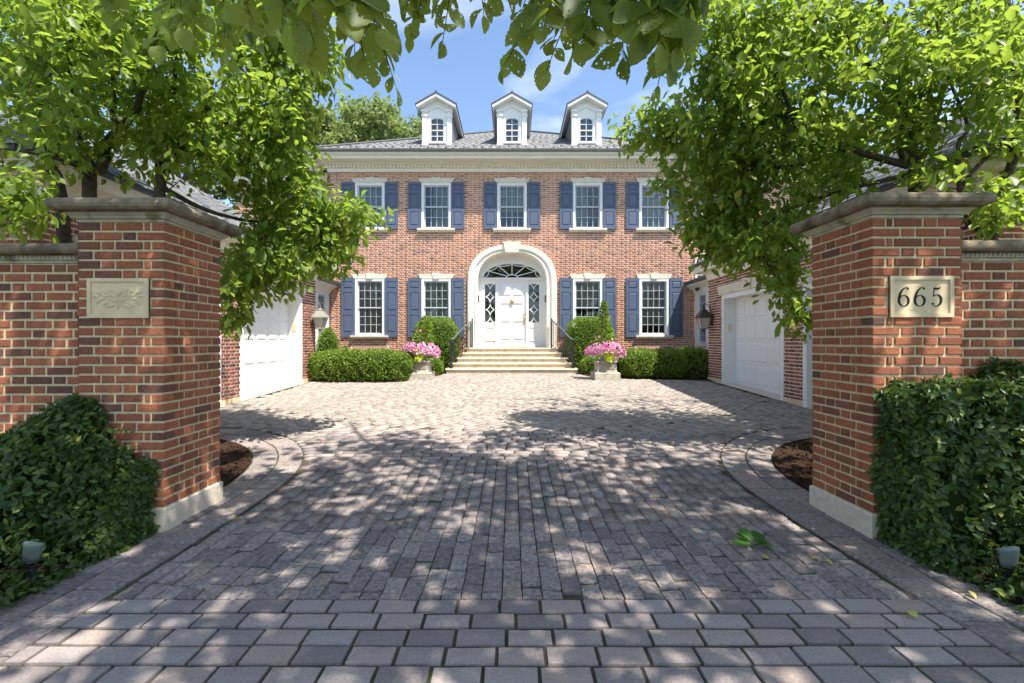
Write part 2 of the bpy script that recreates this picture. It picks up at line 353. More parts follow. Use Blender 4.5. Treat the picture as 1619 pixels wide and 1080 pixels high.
def leaves(name, P, D, Nn, S, mat, tmpl=LEAF, rnd=None, off=None):
    """instances of a leaf: P base points, D pointing direction, Nn approx normal, S length"""
    P = np.asarray(P, dtype=np.float32); n = len(P); D = np.asarray(D, dtype=np.float32); Nn = np.asarray(Nn, dtype=np.float32)
    D = D/np.maximum(1e-6, np.linalg.norm(D, axis=1, keepdims=True)); B = np.cross(Nn, D); B /= np.maximum(1e-6, np.linalg.norm(B, axis=1, keepdims=True)); N2 = np.cross(D, B)
    T, Fc = tmpl; S = np.broadcast_to(np.asarray(S, dtype=np.float32), (n,))
    curl = RNG.uniform(0.4, 2.4, n).astype(np.float32); wid = RNG.uniform(0.75, 1.15, n).astype(np.float32)
    V = P[:, None]+S[:, None, None]*(T[None, :, :1]*D[:, None]+T[None, :, 1:2]*(wid[:, None, None]*B[:, None])+T[None, :, 2:]*(curl[:, None, None]*N2[:, None]))
    if off is not None: V = V-np.asarray(off, dtype=np.float32)
    F = (Fc[None]+(np.arange(n)*len(T))[:, None, None]).reshape(-1, Fc.shape[1])
    if rnd is None: rnd = RNG.random(n)
    return fast_mesh(name, V.reshape(-1, 3), F, mat, np.repeat(rnd, len(T)))
def rand_unit(n):
    v = RNG.normal(size=(n, 3)); return v/np.linalg.norm(v, axis=1, keepdims=True)

# ================================================================== SETTING
def struct(o): o['kind'] = 'structure'; return o
ys = [-60, 0.0, 3.6, 11.5, 30, 80, 900]
V = []; F = []
for y in ys: V += [(-700, y, gz(y)-0.05), (700, y, gz(y)-0.05)]
for i in range(len(ys)-1): F.append((2*i, 2*i+1, 2*i+3, 2*i+2))
mb = MB(); mb.add(V, F); struct(mb.build('ground', M_ground))

ARC = (4.45, 3.95)
def hx(Y):                                    # half width of the paved drive inside its border
    if Y < ARC[1]: return 2.145
    if Y < ARC[1]+2.3: return ARC[0]-math.sqrt(max(0, 2.3**2-(Y-ARC[1])**2))
    return 5.22
mb = MB(); yy = [-1.2]+[0.5*i for i in range(0, 29)]
V = []; F = []
for y in yy:
    x = 2.56 if y < 3.5 else 5.24
    V += [(-x, y, gz(y)-0.014), (x, y, gz(y)-0.014)]
for i in range(len(yy)-1): F.append((2*i, 2*i+1, 2*i+3, 2*i+2))
mb.add(V, F); drive = struct(mb.build('driveway', M_joint))

# --- paving stones
def paver_mesh(lx, ly, rough, seed):
    rr = random.Random(seed); nx, ny = (4, 3) if lx >= ly else (3, 4)
    amp = 0.0045 if rough else 0.0012; V = []; F = []
    b = 0.0025 if rough else 0.004
    for j in range(ny):
        for i in range(nx):
            x = -lx/2+b+(lx-2*b)*i/(nx-1); y = -ly/2+b+(ly-2*b)*j/(ny-1); edge = i in (0, nx-1) or j in (0, ny-1)
            V.append((x+rr.uniform(-1, 1)*amp*0.6, y+rr.uniform(-1, 1)*amp*0.6, rr.uniform(-1, 1)*amp-(0.003 if edge else 0)))
    for j in range(ny-1):
        for i in range(nx-1): F.append((j*nx+i, j*nx+i+1, (j+1)*nx+i+1, (j+1)*nx+i))
    ring = [i for i in range(nx)]+[j*nx+nx-1 for j in range(1, ny)]+[(ny-1)*nx+i for i in range(nx-2, -1, -1)]+[j*nx for j in range(ny-2, 0, -1)]
    base = len(V)
    for q in ring:
        x, y, z = V[q]; sx = 1 if x > 0 else -1; sy = 1 if y > 0 else -1
        ex = abs(abs(x)-(lx/2-b)) < 0.012; ey = abs(abs(y)-(ly/2-b)) < 0.012
        V.append((x+(sx*b if ex else 0), y+(sy*b if ey else 0), -0.05))
    n = len(ring)
    for k in range(n): F.append((ring[k], base+k, base+(k+1) % n, ring[(k+1) % n]))
    me = bpy.data.meshes.new('paver'); me.from_pydata(V, [], F); me.materials.append(M_pav_r if rough else M_pav_s)
    me.polygons.foreach_set('use_smooth', [False]*len(me.polygons)); return me
stones = []      # (x, y, lx, ly, rough, zone)
PL, PW, PJ = 0.215, 0.106, 0.008
def course_across(Y, zone, rough=False, lim=None, gap=PJ):
    h = lim or min(hx(Y-PW/2), hx(Y+PW/2)); off = random.uniform(0, PL); x = -h; first = True
    wob = [random.uniform(-0.004, 0.004) for _ in range(3)]
    while x < h-0.03:
        ln = random.uniform(0.198, 0.228)
        if first: ln = 0.05+off*0.8; first = False
        e = min(x+ln, h)
        if h-e < 0.05: e = h
        yy_ = Y+wob[0]*math.sin(x*1.7+wob[1]*900)
        if e-x > 0.03: stones.append(((x+e)/2, yy_, e-x-random.uniform(0, 0.004), PW*random.uniform(0.95, 1.0), rough, zone))
        x = e+gap
y = 2.28-PW/2
while y > -1.0: course_across(y, 1); y -= PW+PJ+0.003
nb = round(4.06/(PW+PJ)); 
for c in range(-30, 31):
    x = c*(PW+0.002); y = 2.29+random.uniform(0.0, 0.12)-0.12; first = True
    while y < 4.8:
        ln = random.uniform(0.14, 0.25); e = min(y+ln, 4.8)
        if 4.8-e < 0.07: e = 4.8
        a = max(y, 2.285); yc = (a+e)/2
        if e-a > 0.04 and abs(x)+PW/2 < min(hx(a), hx(e))+0.03: stones.append((x, yc, PW*random.uniform(0.985, 1.015), e-a-0.004, True, 2))
        y = e+random.uniform(0.007, 0.014)
CC, CR = (0, 12.5), 6.4
def in_circle(x, y): return (x-CC[0])**2+(y-CC[1])**2 < CR*CR
y = 4.8+PW/2+0.006
while y < 13.6:
    n0 = len(stones); course_across(y, 3, gap=PJ+(0.006 if y < 6.2 else 0))
    stones[n0:] = [s for s in stones[n0:] if not in_circle(s[0], s[1])]
    y += PW+PJ
field3 = []      # diagonal running bond inside the circle
ca, sa = math.cos(R(45)), math.sin(R(45))
for i in range(-70, 71):
    v = i*(PW+PJ); u = -8+random.uniform(0, PL)
    while u < 8:
        ln = random.uniform(0.19, 0.225); x = CC[0]+(u+ln/2)*ca-v*sa; y = CC[1]+(u+ln/2)*sa+v*ca
        if in_circle(x, y) and abs(x) < 5.1 and y < 13.72: field3.append((x, y, ln, PW))
        u += ln+PJ
variants = {}
def paver_variant(lx, ly, rough):
    q = lambda v: round(v/0.014)*0.014
    key = (q(lx), q(ly), rough, random.randrange(4)); 
    if key not in variants: variants[key] = paver_mesh(max(0.03, key[0]), max(0.03, key[1]), rough, hash(key) & 65535)
    return variants[key], lx/max(0.03, key[0]), ly/max(0.03, key[1])
vis = [s for s in stones if s[5] in (1, 2) and s[1] > 1.62]
vis.sort(key=lambda s: s[1]); near = vis[:296]; nearset = set(id(s) for s in near)
for s in near:
    me, fx, fy = paver_variant(s[2], s[3], s[4])
    o = link('paver', me, drive, (s[0], s[1], gz(s[1])+random.uniform(-1, 1)*(0.006 if s[4] else 0.003)), (random.uniform(-1, 1)*(0.035 if s[4] else 0.012)+gslope(s[1]), random.uniform(-0.012, 0.012), random.uniform(-0.008, 0.008) + (PI if random.random() < .5 else 0)))
    o.scale = (fx, fy, 1)
def field(name, lst, mat, ang=0.0, rough=0.003):
    n = len(lst); A = np.array([(s[0], s[1], s[2], s[3]) for s in lst], dtype=np.float32)
    z = np.array([gz(s[1]) for s in lst])+RNG.uniform(-rough, rough, n)
    C = np.stack([A[:, 0], A[:, 1], z], 1); H = np.stack([A[:, 2]/2, A[:, 3]/2, np.full(n, 0.05)], 1)
    c, s_ = math.cos(ang), math.sin(ang)
    o = link(name, many_boxes(name, C, H, (c, s_, 0), (-s_, c, 0), (0, 0, 1), mat, RNG.random(n), 0.004 if rough > 0.003 else 0.0015), drive); o['kind'] = 'stuff'; return o
rest = [s for s in stones if id(s) not in nearset]
field('paver_field', [s for s in rest if s[4]], M_pav_ra, 0, 0.007)
field('smooth_paver_field', [s for s in rest if not s[4] and s[1] < 6.0], M_pav_sa)
field('outer_courtyard_pavers', [s for s in rest if not s[4] and s[1] >= 6.0], M_pav_c, 0, 0.004)
field('courtyard_paver_field', field3, M_pav_c, R(45), 0.005)
# border stones: two rows along each edge, then round the corner beds
def border_stone(pts, parent):
    """pts: 4 plan corners"""
    c = Vector((sum(p[0] for p in pts)/4, sum(p[1] for p in pts)/4, 0)); g = gz(c.y)+random.uniform(-0.004, 0.003)
    mb = MB(); n = 4
    ring = lambda k, z, jz=0.0: [(c.x+(p[0]-c.x)*k, c.y+(p[1]-c.y)*k, gz(p[1])-gz(c.y)+z+random.uniform(-jz, jz)) for p in pts]
    mid = (c.x+random.uniform(-.02, .02), c.y+random.uniform(-.02, .02), 0.0)
    vs = ring(0.985, -0.05)+ring(0.985, -0.008, 0.003)+ring(0.95, 0.0, 0.005)+[mid]
    vs = [(x-c.x, y-c.y, z) for x, y, z in vs]
    fs = [(k*4+i, k*4+(i+1) % 4, k*4+4+(i+1) % 4, k*4+4+i) for k in (0, 1) for i in range(4)]+[(8+i, 8+(i+1) % 4, 12) for i in range(4)]
    mb.add(vs, fs); return link('border_stone', mb.mesh('border_stone', M_pav_r), parent, (c.x, c.y, g))
for s in (-1, 1):
    for (r0, r1) in ((1.92, 2.10), (2.10, 2.30)) if False else ((1.80, 2.045), (2.055, 2.30)):
        x0, x1 = ARC[0]-r1, ARC[0]-r0            # straight part
        y = ARC[1]
        while y > 1.2:
            ln = random.uniform(0.18, 0.30); border_stone([(s*x0, y-ln), (s*x1, y-ln), (s*x1, y-0.006), (s*x0, y-0.006)], drive); y -= ln
        a = 0.0; rm = (r0+r1)/2
        while a < PI/2-0.02:
            da = random.uniform(0.16, 0.26)/rm; b = min(a+da, PI/2)
            if PI/2-b < 0.06: b = PI/2
            f = lambda r, t: (s*(ARC[0]-r*math.cos(t)), ARC[1]+r*math.sin(t))
            border_stone([f(r1, a), f(r0, a), f(r0, b-0.004), f(r1, b-0.004)], drive); a = b
        x = ARC[0]
        while x < 5.2:
            e = min(x+random.uniform(0.22, 0.34), 5.22); border_stone([(s*x, ARC[1]+r0), (s*e-s*0.006, ARC[1]+r0), (s*e-s*0.006, ARC[1]+r1), (s*x, ARC[1]+r1)], drive); x = e
# planting beds
def bed(name, pts, z=0.012, chips=0):
    mb = MB(); mb.add([(x, y, gz(y)+z) for x, y in pts], [tuple(range(len(pts)))])
    o = struct(mb.build(name, M_mulch))
    if chips:
        xs = [p[0] for p in pts]; yv = [p[1] for p in pts]; P = []
        inside = lambda x, y: sum(((pts[i][1] > y) != (pts[i-1][1] > y)) and (x < (pts[i-1][0]-pts[i][0])*(y-pts[i][1])/(pts[i-1][1]-pts[i][1])+pts[i][0]) for i in range(len(pts))) % 2
        while len(P) < chips:
            x, y = random.uniform(min(xs), max(xs)), random.uniform(min(yv), max(yv))
            if inside(x, y): P.append((x, y, gz(y)+z+random.uniform(0.002, 0.018)))
        me = leaves('mulch_chips', P, rand_unit(chips)*[1, 1, 0.35], rand_unit(chips)*[0.4, 0.4, 1], RNG.uniform(0.02, 0.07, chips), M_mulch, SLEAF)
        c = link('mulch_chips', me, o); c['kind'] = 'stuff'
    return o
for s in (-1, 1):
    arc = [(s*(ARC[0]-1.79*math.cos(t*PI/16)), ARC[1]+1.79*math.sin(t*PI/16)) for t in range(0, 9)]
    bed('planting_bed', [(s*2.66, 3.3)]+arc+[(s*5.2, 5.74), (s*5.2, 3.3)], chips=2600)
    bed('house_bed', [(s*2.15, 13.1), (s*2.4, 12.3), (s*3.0, 11.9), (s*4.0, 11.6), (s*5.24, 11.3), (s*9, 11.62), (s*9, 16.2), (s*2.15, 15.35)], 0.014, chips=2500)
    bed('ivy_bed', [(s*2.57, -2), (s*8, -2), (s*8, 3.6), (s*2.57, 3.6)], 0.008)

# ================================================================== GATE PIERS AND GARDEN WALLS
brick_cache = {}
def brick_mesh(ln, ht, seed, axis):
    """a chamfered brick whose outer face looks to -Y (axis 0) ; origin at centre of outer face; built for depth 0.1"""
    key = (round(ln, 3), seed, axis)
    if key in brick_cache: return brick_cache[key]
    rr = random.Random(hash(key) & 0xffff); b = 0.004; V = []
    for (d, i, jj) in ((0.1, 0, 0), (0.004, 0, 0.001), (0.0, b, 0.0016)):
        for (su, sv) in ((-1,-1),(1,-1),(1,1),(-1,1)):
            u = su*(ln/2-i)+rr.uniform(-jj, jj); v = sv*(ht/2-i)+rr.uniform(-jj, jj); dd = d+rr.uniform(-jj, jj)*0.8
            V.append((u, dd, v) if axis == 0 else (-dd if axis == 1 else dd, u, v))
    F = [(k*4+i, k*4+(i+1) % 4, k*4+4+(i+1) % 4, k*4+4+i) for k in (0, 1) for i in range(4)]+[(8, 9, 10, 11)]
    me = bpy.data.meshes.new('brick'); me.from_pydata(V, [], F); me.materials.append(M_brick_o); brick_cache[key] = me; return me
def lay_bricks(parent, bl, pos, axis, proud=0.0):
    off = world_off(parent)
    for (a, b, c, d, k) in bl:
        p = pos((a+b)/2, (c+d)/2)
        me = brick_mesh(round((b-a)/0.006)*0.006, d-c, random.randrange(5), axis)
        link('brick', me, parent, Vector(p)-off+Vector((random.uniform(-1, 1)*0.0015, random.uniform(-1, 1)*0.0015, 0)))
def cap_ring(mb, x0, x1, y0, y1, prof):
    """profile (outset, z) swept round a rectangle"""
    P = []
    for o, z in prof: P += [(x0-o, y0-o, z), (x1+o, y0-o, z), (x1+o, y1+o, z), (x0-o, y1+o, z)]
    n = len(prof); mb.add(P, [(k*4+i, k*4+(i+1) % 4, k*4+4+(i+1) % 4, k*4+4+i) for k in range(n-1) for i in range(4)]+[(0, 1, 2, 3), tuple(4*(n-1)+i for i in (3, 2, 1, 0))])
PIERTOP = 2.205; Z0 = 0.165
def torus_prof(z0, z1, o0, o1, n=6):
    zc = (z0+z1)/2; h = (z1-z0)/2
    return [(o0, z0)]+[(o1-h+h*math.cos(t), zc+h*math.sin(t)) for t in [(-PI/2)+PI*i/n for i in range(n+1)]]
def pier(s, Y0, label, plaque):
    xi = s*2.48; xo = s*(2.48+0.615); x0, x1 = min(xi, xo), max(xi, xo); Y1 = Y0+0.60
    t = thing('gate_pier', label, 'gate pier', ((x0+x1)/2, Y0+0.3, 0), 'brick gate piers')
    mb = MB(); mb.box(x0+0.006, x1-0.006, Y0+0.006, Y1-0.006, Z0-0.05, PIERTOP); mb.build('mortar_core', M_mortar, t)
    mb = MB(); mb.rbox(x0-0.014, x1+0.014, Y0-0.014, Y1+0.014, -0.06, Z0, 0.012); mb.build('plinth', M_plinth, t)
    ncourse = int(round((PIERTOP-Z0)/COURSE)); ch = (PIERTOP-Z0)/ncourse
    pz0, pz1 = 1.517, 1.80; pc = (x0+x1)/2+(-0.012 if s < 0 else 0.025); pw = 0.435
    holes = [(pc-pw/2-0.008, pc+pw/2+0.008, pz0-0.006, pz1+0.006)]
    fb = [];  sb = []
    for (a, b, c, d, k) in flemish(0, 0.615, Z0+0.006, PIERTOP, 0, ch):
        fb.append((x1-b, x1-a, c, d, k) if s < 0 else (x0+a, x0+b, c, d, k))   # bond starts at the inner corner
    fb = clip_bricks(fb, holes)
    for (a, b, c, d, k) in flemish(0.0, 0.60, Z0+0.006, PIERTOP, 1, ch):
        a2 = a
        if a < 0.01: a2 = 0.0
        sb.append((Y0+a2, Y0+b, c, d, k))
    # corner: front bricks keep the corner, side bricks start just behind the front face chamfer
    sb = [((a+0.103 if abs(a-Y0) < 1e-4 else a), b, c, d, k) if abs(a-Y0) < 1e-4 and b-a > 0.14 else (a, b, c, d, k) for a, b, c, d, k in sb]
    fb2 = []
    fb2 = fb
    sb2 = []
    for (a, b, c, d, k) in sb:
        if a < Y0+0.1005:                         # lies within the corner brick: the corner brick itself shows here
            if b > Y0+0.13: sb2.append((Y0+0.1035, b, c, d, k))
        else: sb2.append((a, b, c, d, k))
    lay_bricks(t, fb2, lambda u, v: (u, Y0-0.003, v), 0)
    lay_bricks(t, sb2, lambda u, v: (xi-s*0.003, u, v), 2 if s > 0 else 1)
    # other two faces in joined relief
    for nm, O, U, N, ln in (('back_bricks', (x0, Y1, 0), (1, 0, 0), (0, 1, 0), 0.615), ('outer_bricks', (xo, Y0, 0), (0, 1, 0), (s, 0, 0), 0.60)):
        bl = flemish(0, ln, Z0+0.006, PIERTOP, 0, ch); off = world_off(t)
        C = [tuple(Vector(O)+Vector(U)*((a+b)/2)+Vector((0, 0, (c+d)/2))+Vector(N)*0.002-off) for a, b, c, d, k in bl]
        o = link(nm, many_boxes(nm, C, [((b-a)/2, (d-c)/2, 0.02) for a, b, c, d, k in bl], U, (0, 0, 1), N, M_brick_a, RNG.random(len(bl)), 0.001), t); o['kind'] = 'stuff'
    mb = MB(); cap_ring(mb, x0, x1, Y0, Y1, [(0.006, PIERTOP-0.004), (0.006, PIERTOP+0.012), (0.022, PIERTOP+0.016), (0.03, PIERTOP+0.03), (0.05, PIERTOP+0.05), (0.05, PIERTOP+0.062)]); mb.build('bed_mould', M_limestain, t)
    mb = MB(); cap_ring(mb, x0, x1, Y0, Y1, torus_prof(PIERTOP+0.055, PIERTOP+0.145, 0.03, 0.118)+[(0.02, PIERTOP+0.150)]); mb.build('capstone', M_cap, t)
    # plaque: slab, raised rim, carving or numerals
    slab = MB().box(pc-pw/2, pc+pw/2, Y0-0.004, Y0+0.03, pz0, pz1).build('plaque', M_lime, t)
    mb = MB(); r = 0.026; yb = Y0-0.014
    for (a, b, c, d) in ((pc-pw/2, pc+pw/2, pz1-r, pz1), (pc-pw/2, pc+pw/2, pz0, pz0+r), (pc-pw/2, pc-pw/2+r, pz0+r, pz1-r), (pc+pw/2-r, pc+pw/2, pz0+r, pz1-r)): mb.box(a, b, yb, Y0+0.01, c, d)
    mb.build('rim', M_lime, slab)
    plaque(slab, pc, Y0-0.004, (pz0+pz1)/2)
    return t
def ribbon(mb, pts, ws, y, d=0.0025):
    n = len(pts); L_, R_ = [], []
    for i in range(n):
        a = pts[max(0, i-1)]; b = pts[min(n-1, i+1)]; t = Vector((b[0]-a[0], b[1]-a[1])).normalized(); nn = Vector((-t.y, t.x))*ws[i]/2
        L_.append((pts[i][0]+nn.x, pts[i][1]+nn.y)); R_.append((pts[i][0]-nn.x, pts[i][1]-nn.y))
    vs = [(p[0], y, p[1]) for p in L_]+[(p[0], y, p[1]) for p in R_]+[(p[0], y-d, p[1]) for p in L_]+[(p[0], y-d, p[1]) for p in R_]; f = []
    for i in range(n-1): f += [(2*n+i, 2*n+i+1, 3*n+i+1, 3*n+i), (i, i+1, 2*n+i+1, 2*n+i), (n+i, n+i+1, 3*n+i+1, 3*n+i)]
    mb.add(vs, f)
def disc(mb, c, r, y, d=0.0025): mb.poly([(c[0]+r*math.cos(2*PI*k/14), y-d, c[1]+r*math.sin(2*PI*k/14)) for k in range(14)], d, 1)
def numerals(slab, pc, y, zc):
    H = 0.135; W = 0.60*H
    def six(x0, z0):
        mb = MB(); P = lambda u, v: (x0+u*H, z0+v*H)
        n = 30; pts = [P(0.30+0.245*math.cos(2*PI*k/n), 0.29+0.275*math.sin(2*PI*k/n)) for k in range(n+1)]
        ribbon(mb, pts, [H*(0.030+0.085*abs(math.cos(2*PI*k/n))**1.5) for k in range(n+1)], y)
        st = [P(*q) for q in ((0.055, 0.30), (0.065, 0.46), (0.11, 0.63), (0.19, 0.79), (0.30, 0.91), (0.41, 0.965), (0.49, 0.965), (0.53, 0.93))]
        ribbon(mb, st, [H*q for q in (0.10, 0.115, 0.11, 0.085, 0.055, 0.035, 0.03, 0.03)], y-0.0004); disc(mb, P(0.505, 0.90), 0.045*H, y-0.0008); return mb
    def five(x0, z0):
        mb = MB(); P = lambda u, v: (x0+u*H, z0+v*H)
        ribbon(mb, [P(0.13, 0.50), P(0.155, 0.72), P(0.185, 0.965)], [H*0.032]*3, y)
        ribbon(mb, [P(0.175, 0.915), P(0.30, 0.90), P(0.42, 0.915), P(0.50, 0.985)], [H*0.09, H*0.095, H*0.075, H*0.02], y-0.0004)
        a = [(0.13, 0.50), (0.21, 0.575), (0.31, 0.60), (0.43, 0.56), (0.515, 0.44), (0.53, 0.30), (0.48, 0.14), (0.36, 0.035), (0.23, 0.02), (0.12, 0.07), (0.075, 0.14)]
        ribbon(mb, [P(*q) for q in a], [H*q for q in (0.03, 0.035, 0.05, 0.085, 0.11, 0.115, 0.095, 0.055, 0.032, 0.03, 0.03)], y-0.0008); disc(mb, P(0.105, 0.14), 0.048*H, y-0.0012); return mb
    for fn, dx in ((six, -0.162), (six, -0.052), (five, 0.064)): fn(pc+dx, zc-H/2).build('numeral', M_black, slab)
def carving(slab, pc, y, zc):
    mb = MB()
    def lobe(cx, cz, ang, ln, wd, h=0.012):
        n = 6; top = []; V = []; F = []
        for i in range(n+1):
            t = i/n; wv = wd*math.sin(PI*min(1, t*0.93+0.05))**0.8; c_, s_ = math.cos(ang+0.6*t*(1 if cx > pc else -1)), math.sin(ang+0.6*t*(1 if cx > pc else -1))
            px, pz = cx+ln*t*math.cos(ang), cz+ln*t*math.sin(ang); nx_, nz_ = -s_, c_
            V += [(px+nx_*wv, y+0.001, pz+nz_*wv), (px, y-h*math.sin(PI*min(1, t*0.9+0.1)), pz), (px-nx_*wv, y+0.001, pz-nz_*wv)]
        for i in range(n): F += [(3*i, 3*i+1, 3*i+4, 3*i+3), (3*i+1, 3*i+2, 3*i+5, 3*i+4)]
        mb.add(V, F)
    for s in (-1, 1):
        base = 0 if s > 0 else PI
        A = lambda a: a if s > 0 else PI-a
        for (dx, dz, a, ln, wd) in ((0.0, -0.03, 0.45, 0.10, 0.016), (0.03, 0.0, 0.9, 0.07, 0.014), (0.05, 0.012, 0.15, 0.08, 0.015), (0.08, 0.03, 0.8, 0.055, 0.013), (0.09, 0.0, -0.35, 0.065, 0.014),
                                    (0.11, 0.03, 0.3, 0.06, 0.013), (0.12, -0.01, -0.8, 0.05, 0.012), (0.02, -0.05, -0.2, 0.08, 0.013), (0.07, -0.03, -0.6, 0.05, 0.012), (0.0, 0.01, 1.2, 0.075, 0.013), (0.135, 0.01, 0.1, 0.045, 0.012), (0.05, 0.03, 1.3, 0.05, 0.011)):
            lobe(pc+s*(dx+0.004), zc+dz, A(a), ln, wd)
    for a in (PI/2, -PI/2): lobe(pc+0.0001, zc-0.01, a, 0.075, 0.014)
    n = 12
    mb.lathe([(0.018, 0), (0.012, 0.008), (0.0, 0.011)], (0, 0, 0), n)
    k = len(mb.v)-3*n; mb.v[k:] = [(pc+x_, y-z_, zc-0.012+y_) for x_, y_, z_ in mb.v[k:]]
    mb.build('carving', M_lime, slab, smooth=True)
pierL = pier(-1, 3.095, 'brick gate pier bearing a carved foliage stone plaque', carving)
pierR = pier(1, 2.99, 'brick gate pier bearing a stone plaque numbered 665', numerals)

def garden_wall(s, Yf, label):
    x_in = 2.48+0.615-0.01; x_out = 7.5; top = 1.925
    t = thing('garden_wall', label, 'garden wall', (s*(x_in+0.1), Yf+0.15, 0), 'brick garden walls beside the gate piers')
    a, b = sorted((s*x_in, s*x_out)); mb = MB(); mb.box(a, b, Yf+0.004, Yf+0.29, -0.06, top); mb.build('mortar_core', M_mortar, t)
    n = int(round(top/COURSE)); ch = top/n
    allb = [(s*(x_in+p), s*(x_in+q), c, d, k) for p, q, c, d, k in flemish(0.0, x_out-x_in, 0.006, top, 1, ch)]
    allb = [(min(p, q), max(p, q), c, d, k) for p, q, c, d, k in allb]
    allb.sort(key=lambda e: (min(abs(e[0]), abs(e[1])) > 4.3, 0)); nearb = [e for e in allb if min(abs(e[0]), abs(e[1])) < 4.25 and e[2] > 0.45][:295]; ids = set(nearb)
    lay_bricks(t, nearb, lambda u, v: (u, Yf-0.003, v), 0)
    rb = [e for e in allb if e not in ids]; off = world_off(t)
    C = [((p+q)/2-off.x, Yf-0.003-off.y, (c+d)/2-off.z) for p, q, c, d, k in rb]
    o = link('brick_courses', many_boxes('brick_courses', C, [((q-p)/2, (d-c)/2, 0.03) for p, q, c, d, k in rb], (1, 0, 0), (0, 0, 1), (0, -1, 0), M_brick_a, RNG.random(len(rb)), 0.001), t); o['kind'] = 'stuff'
    mb = MB(); mb.box(a, b, Yf-0.012, Yf+0.3, top, top+0.022); mb.box(a, b, Yf-0.03, Yf+0.32, top+0.022, top+0.055)
    x = x_in+0.0                                                       # egg-and-dart like beads under the coping
    mb.build('bed_mould', M_limestain, t)
    mb = MB(); i = 0
    while x < 4.6:
        xx = s*x; mb.add([(xx-0.006, Yf-0.03, top+0.024), (xx+0.010, Yf-0.03, top+0.024), (xx+0.014*s+0.010, Yf-0.034, top+0.052), (xx+0.014*s-0.006, Yf-0.034, top+0.052), (xx+0.002, Yf-0.042, top+0.038)], [(0, 1, 4), (1, 2, 4), (2, 3, 4), (3, 0, 4)]); x += 0.032
    o = mb.build('bead_carving', M_limestain, t); o['kind'] = 'stuff'
    mb = MB(); n = 8; V = []; zc, hh = top+0.095, 0.042
    prof = [(Yf-0.02, top+0.055)]+[(Yf-0.055-hh*math.cos(q)*0.9+0.0, zc-hh*math.sin(q)) for q in [PI/2-PI*i/n for i in range(n+1)]]+[(Yf+0.34, top+0.137), (Yf+0.34, top+0.055)]
    xs = [s*x_in]
    while abs(xs[-1]) < x_out: xs.append(xs[-1]+s*0.95)
    for i in range(len(xs)-1):
        k = MB(); k.poly([(xs[i], yv, zv) for yv, zv in prof], xs[i+1]-xs[i]-s*0.005, 0); k.build('coping_stone', M_cap, t)
    return t
garden_wall(-1, 3.20, 'brick garden wall beside the pier with the carved plaque')
garden_wall(1, 3.11, 'brick garden wall beside the pier numbered 665')

# ================================================================== HOUSE
YH = 15.4; ZH = 0.33
house = thing('brick_house', 'two storey red brick house with blue shutters and three white dormers', 'house', (0, YH, ZH))
HW = 6.45; WTOP = 7.40
X2 = [-5.03, -2.68, 0, 2.68, 5.03]; X1 = [-5.03, -2.68, 2.68, 5.03]
W2 = (5.34, 6.96); W1 = (1.57, 3.57); WW = 1.05
holes = [(x-WW/2, x+WW/2, W2[0], W2[1]) for x in X2]+[(x-WW/2, x+WW/2, W1[0], W1[1]) for x in X1]
# arched doorway: stacked strips
AO, ASP, AH = 1.57, 3.42, 1.34; LAND = 1.13
AI, AHI = 1.215, 1.09
def arch_pts(wd, sp, h, n=28, e=2.35, z0=LAND):
    P = [(-wd, z0)]
    for i in range(n+1):
        t = PI-PI*i/n; c, s_ = math.cos(t), math.sin(t); P.append((wd*math.copysign(abs(c)**(2/e), c), sp+h*abs(s_)**(2/e)))
    return P+[(wd, z0)]
def arch_half(z, wd, sp, h, e=2.35):
    if z <= sp: return wd
    q = (z-sp)/h
    return wd*(max(0, 1-q**e))**(1/e) if q < 1 else 0
zz = ZH
strips = []
while zz < ASP+AH:
    hw_ = arch_half(zz+0.034, (AO+AI)/2, ASP, (AH+AHI)/2)
    if hw_ > 0.02: strips.append((-hw_, hw_, zz, zz+0.0677, 'arch'))
    zz += 0.0677
holes += strips
front = brick_face(house, 'wall', 'brick_courses', (0, YH, 0), (1, 0, 0), (0, -1, 0), -HW, HW, ZH-0.05, WTOP+0.1, holes)
for s in (-1, 1): brick_face(house, 'side_wall', 'brick_courses', (s*HW, YH, 0), (0, 1, 0), (s, 0, 0), 0, 9, ZH-0.05, WTOP+0.1)
MB().box(-HW+0.02, HW-0.02, YH+0.75, YH+11, ZH, WTOP).build('light_block', M_dark, house)  # added unseen block, keeps light from passing through the house shell
# low stone water table
MB().box(-HW-0.03, -2.2, YH-0.035, YH+0.05, ZH-0.06, ZH+0.14).box(2.2, HW+0.03, YH-0.035, YH+0.05, ZH-0.06, ZH+0.14).build('water_table', M_trim, house)

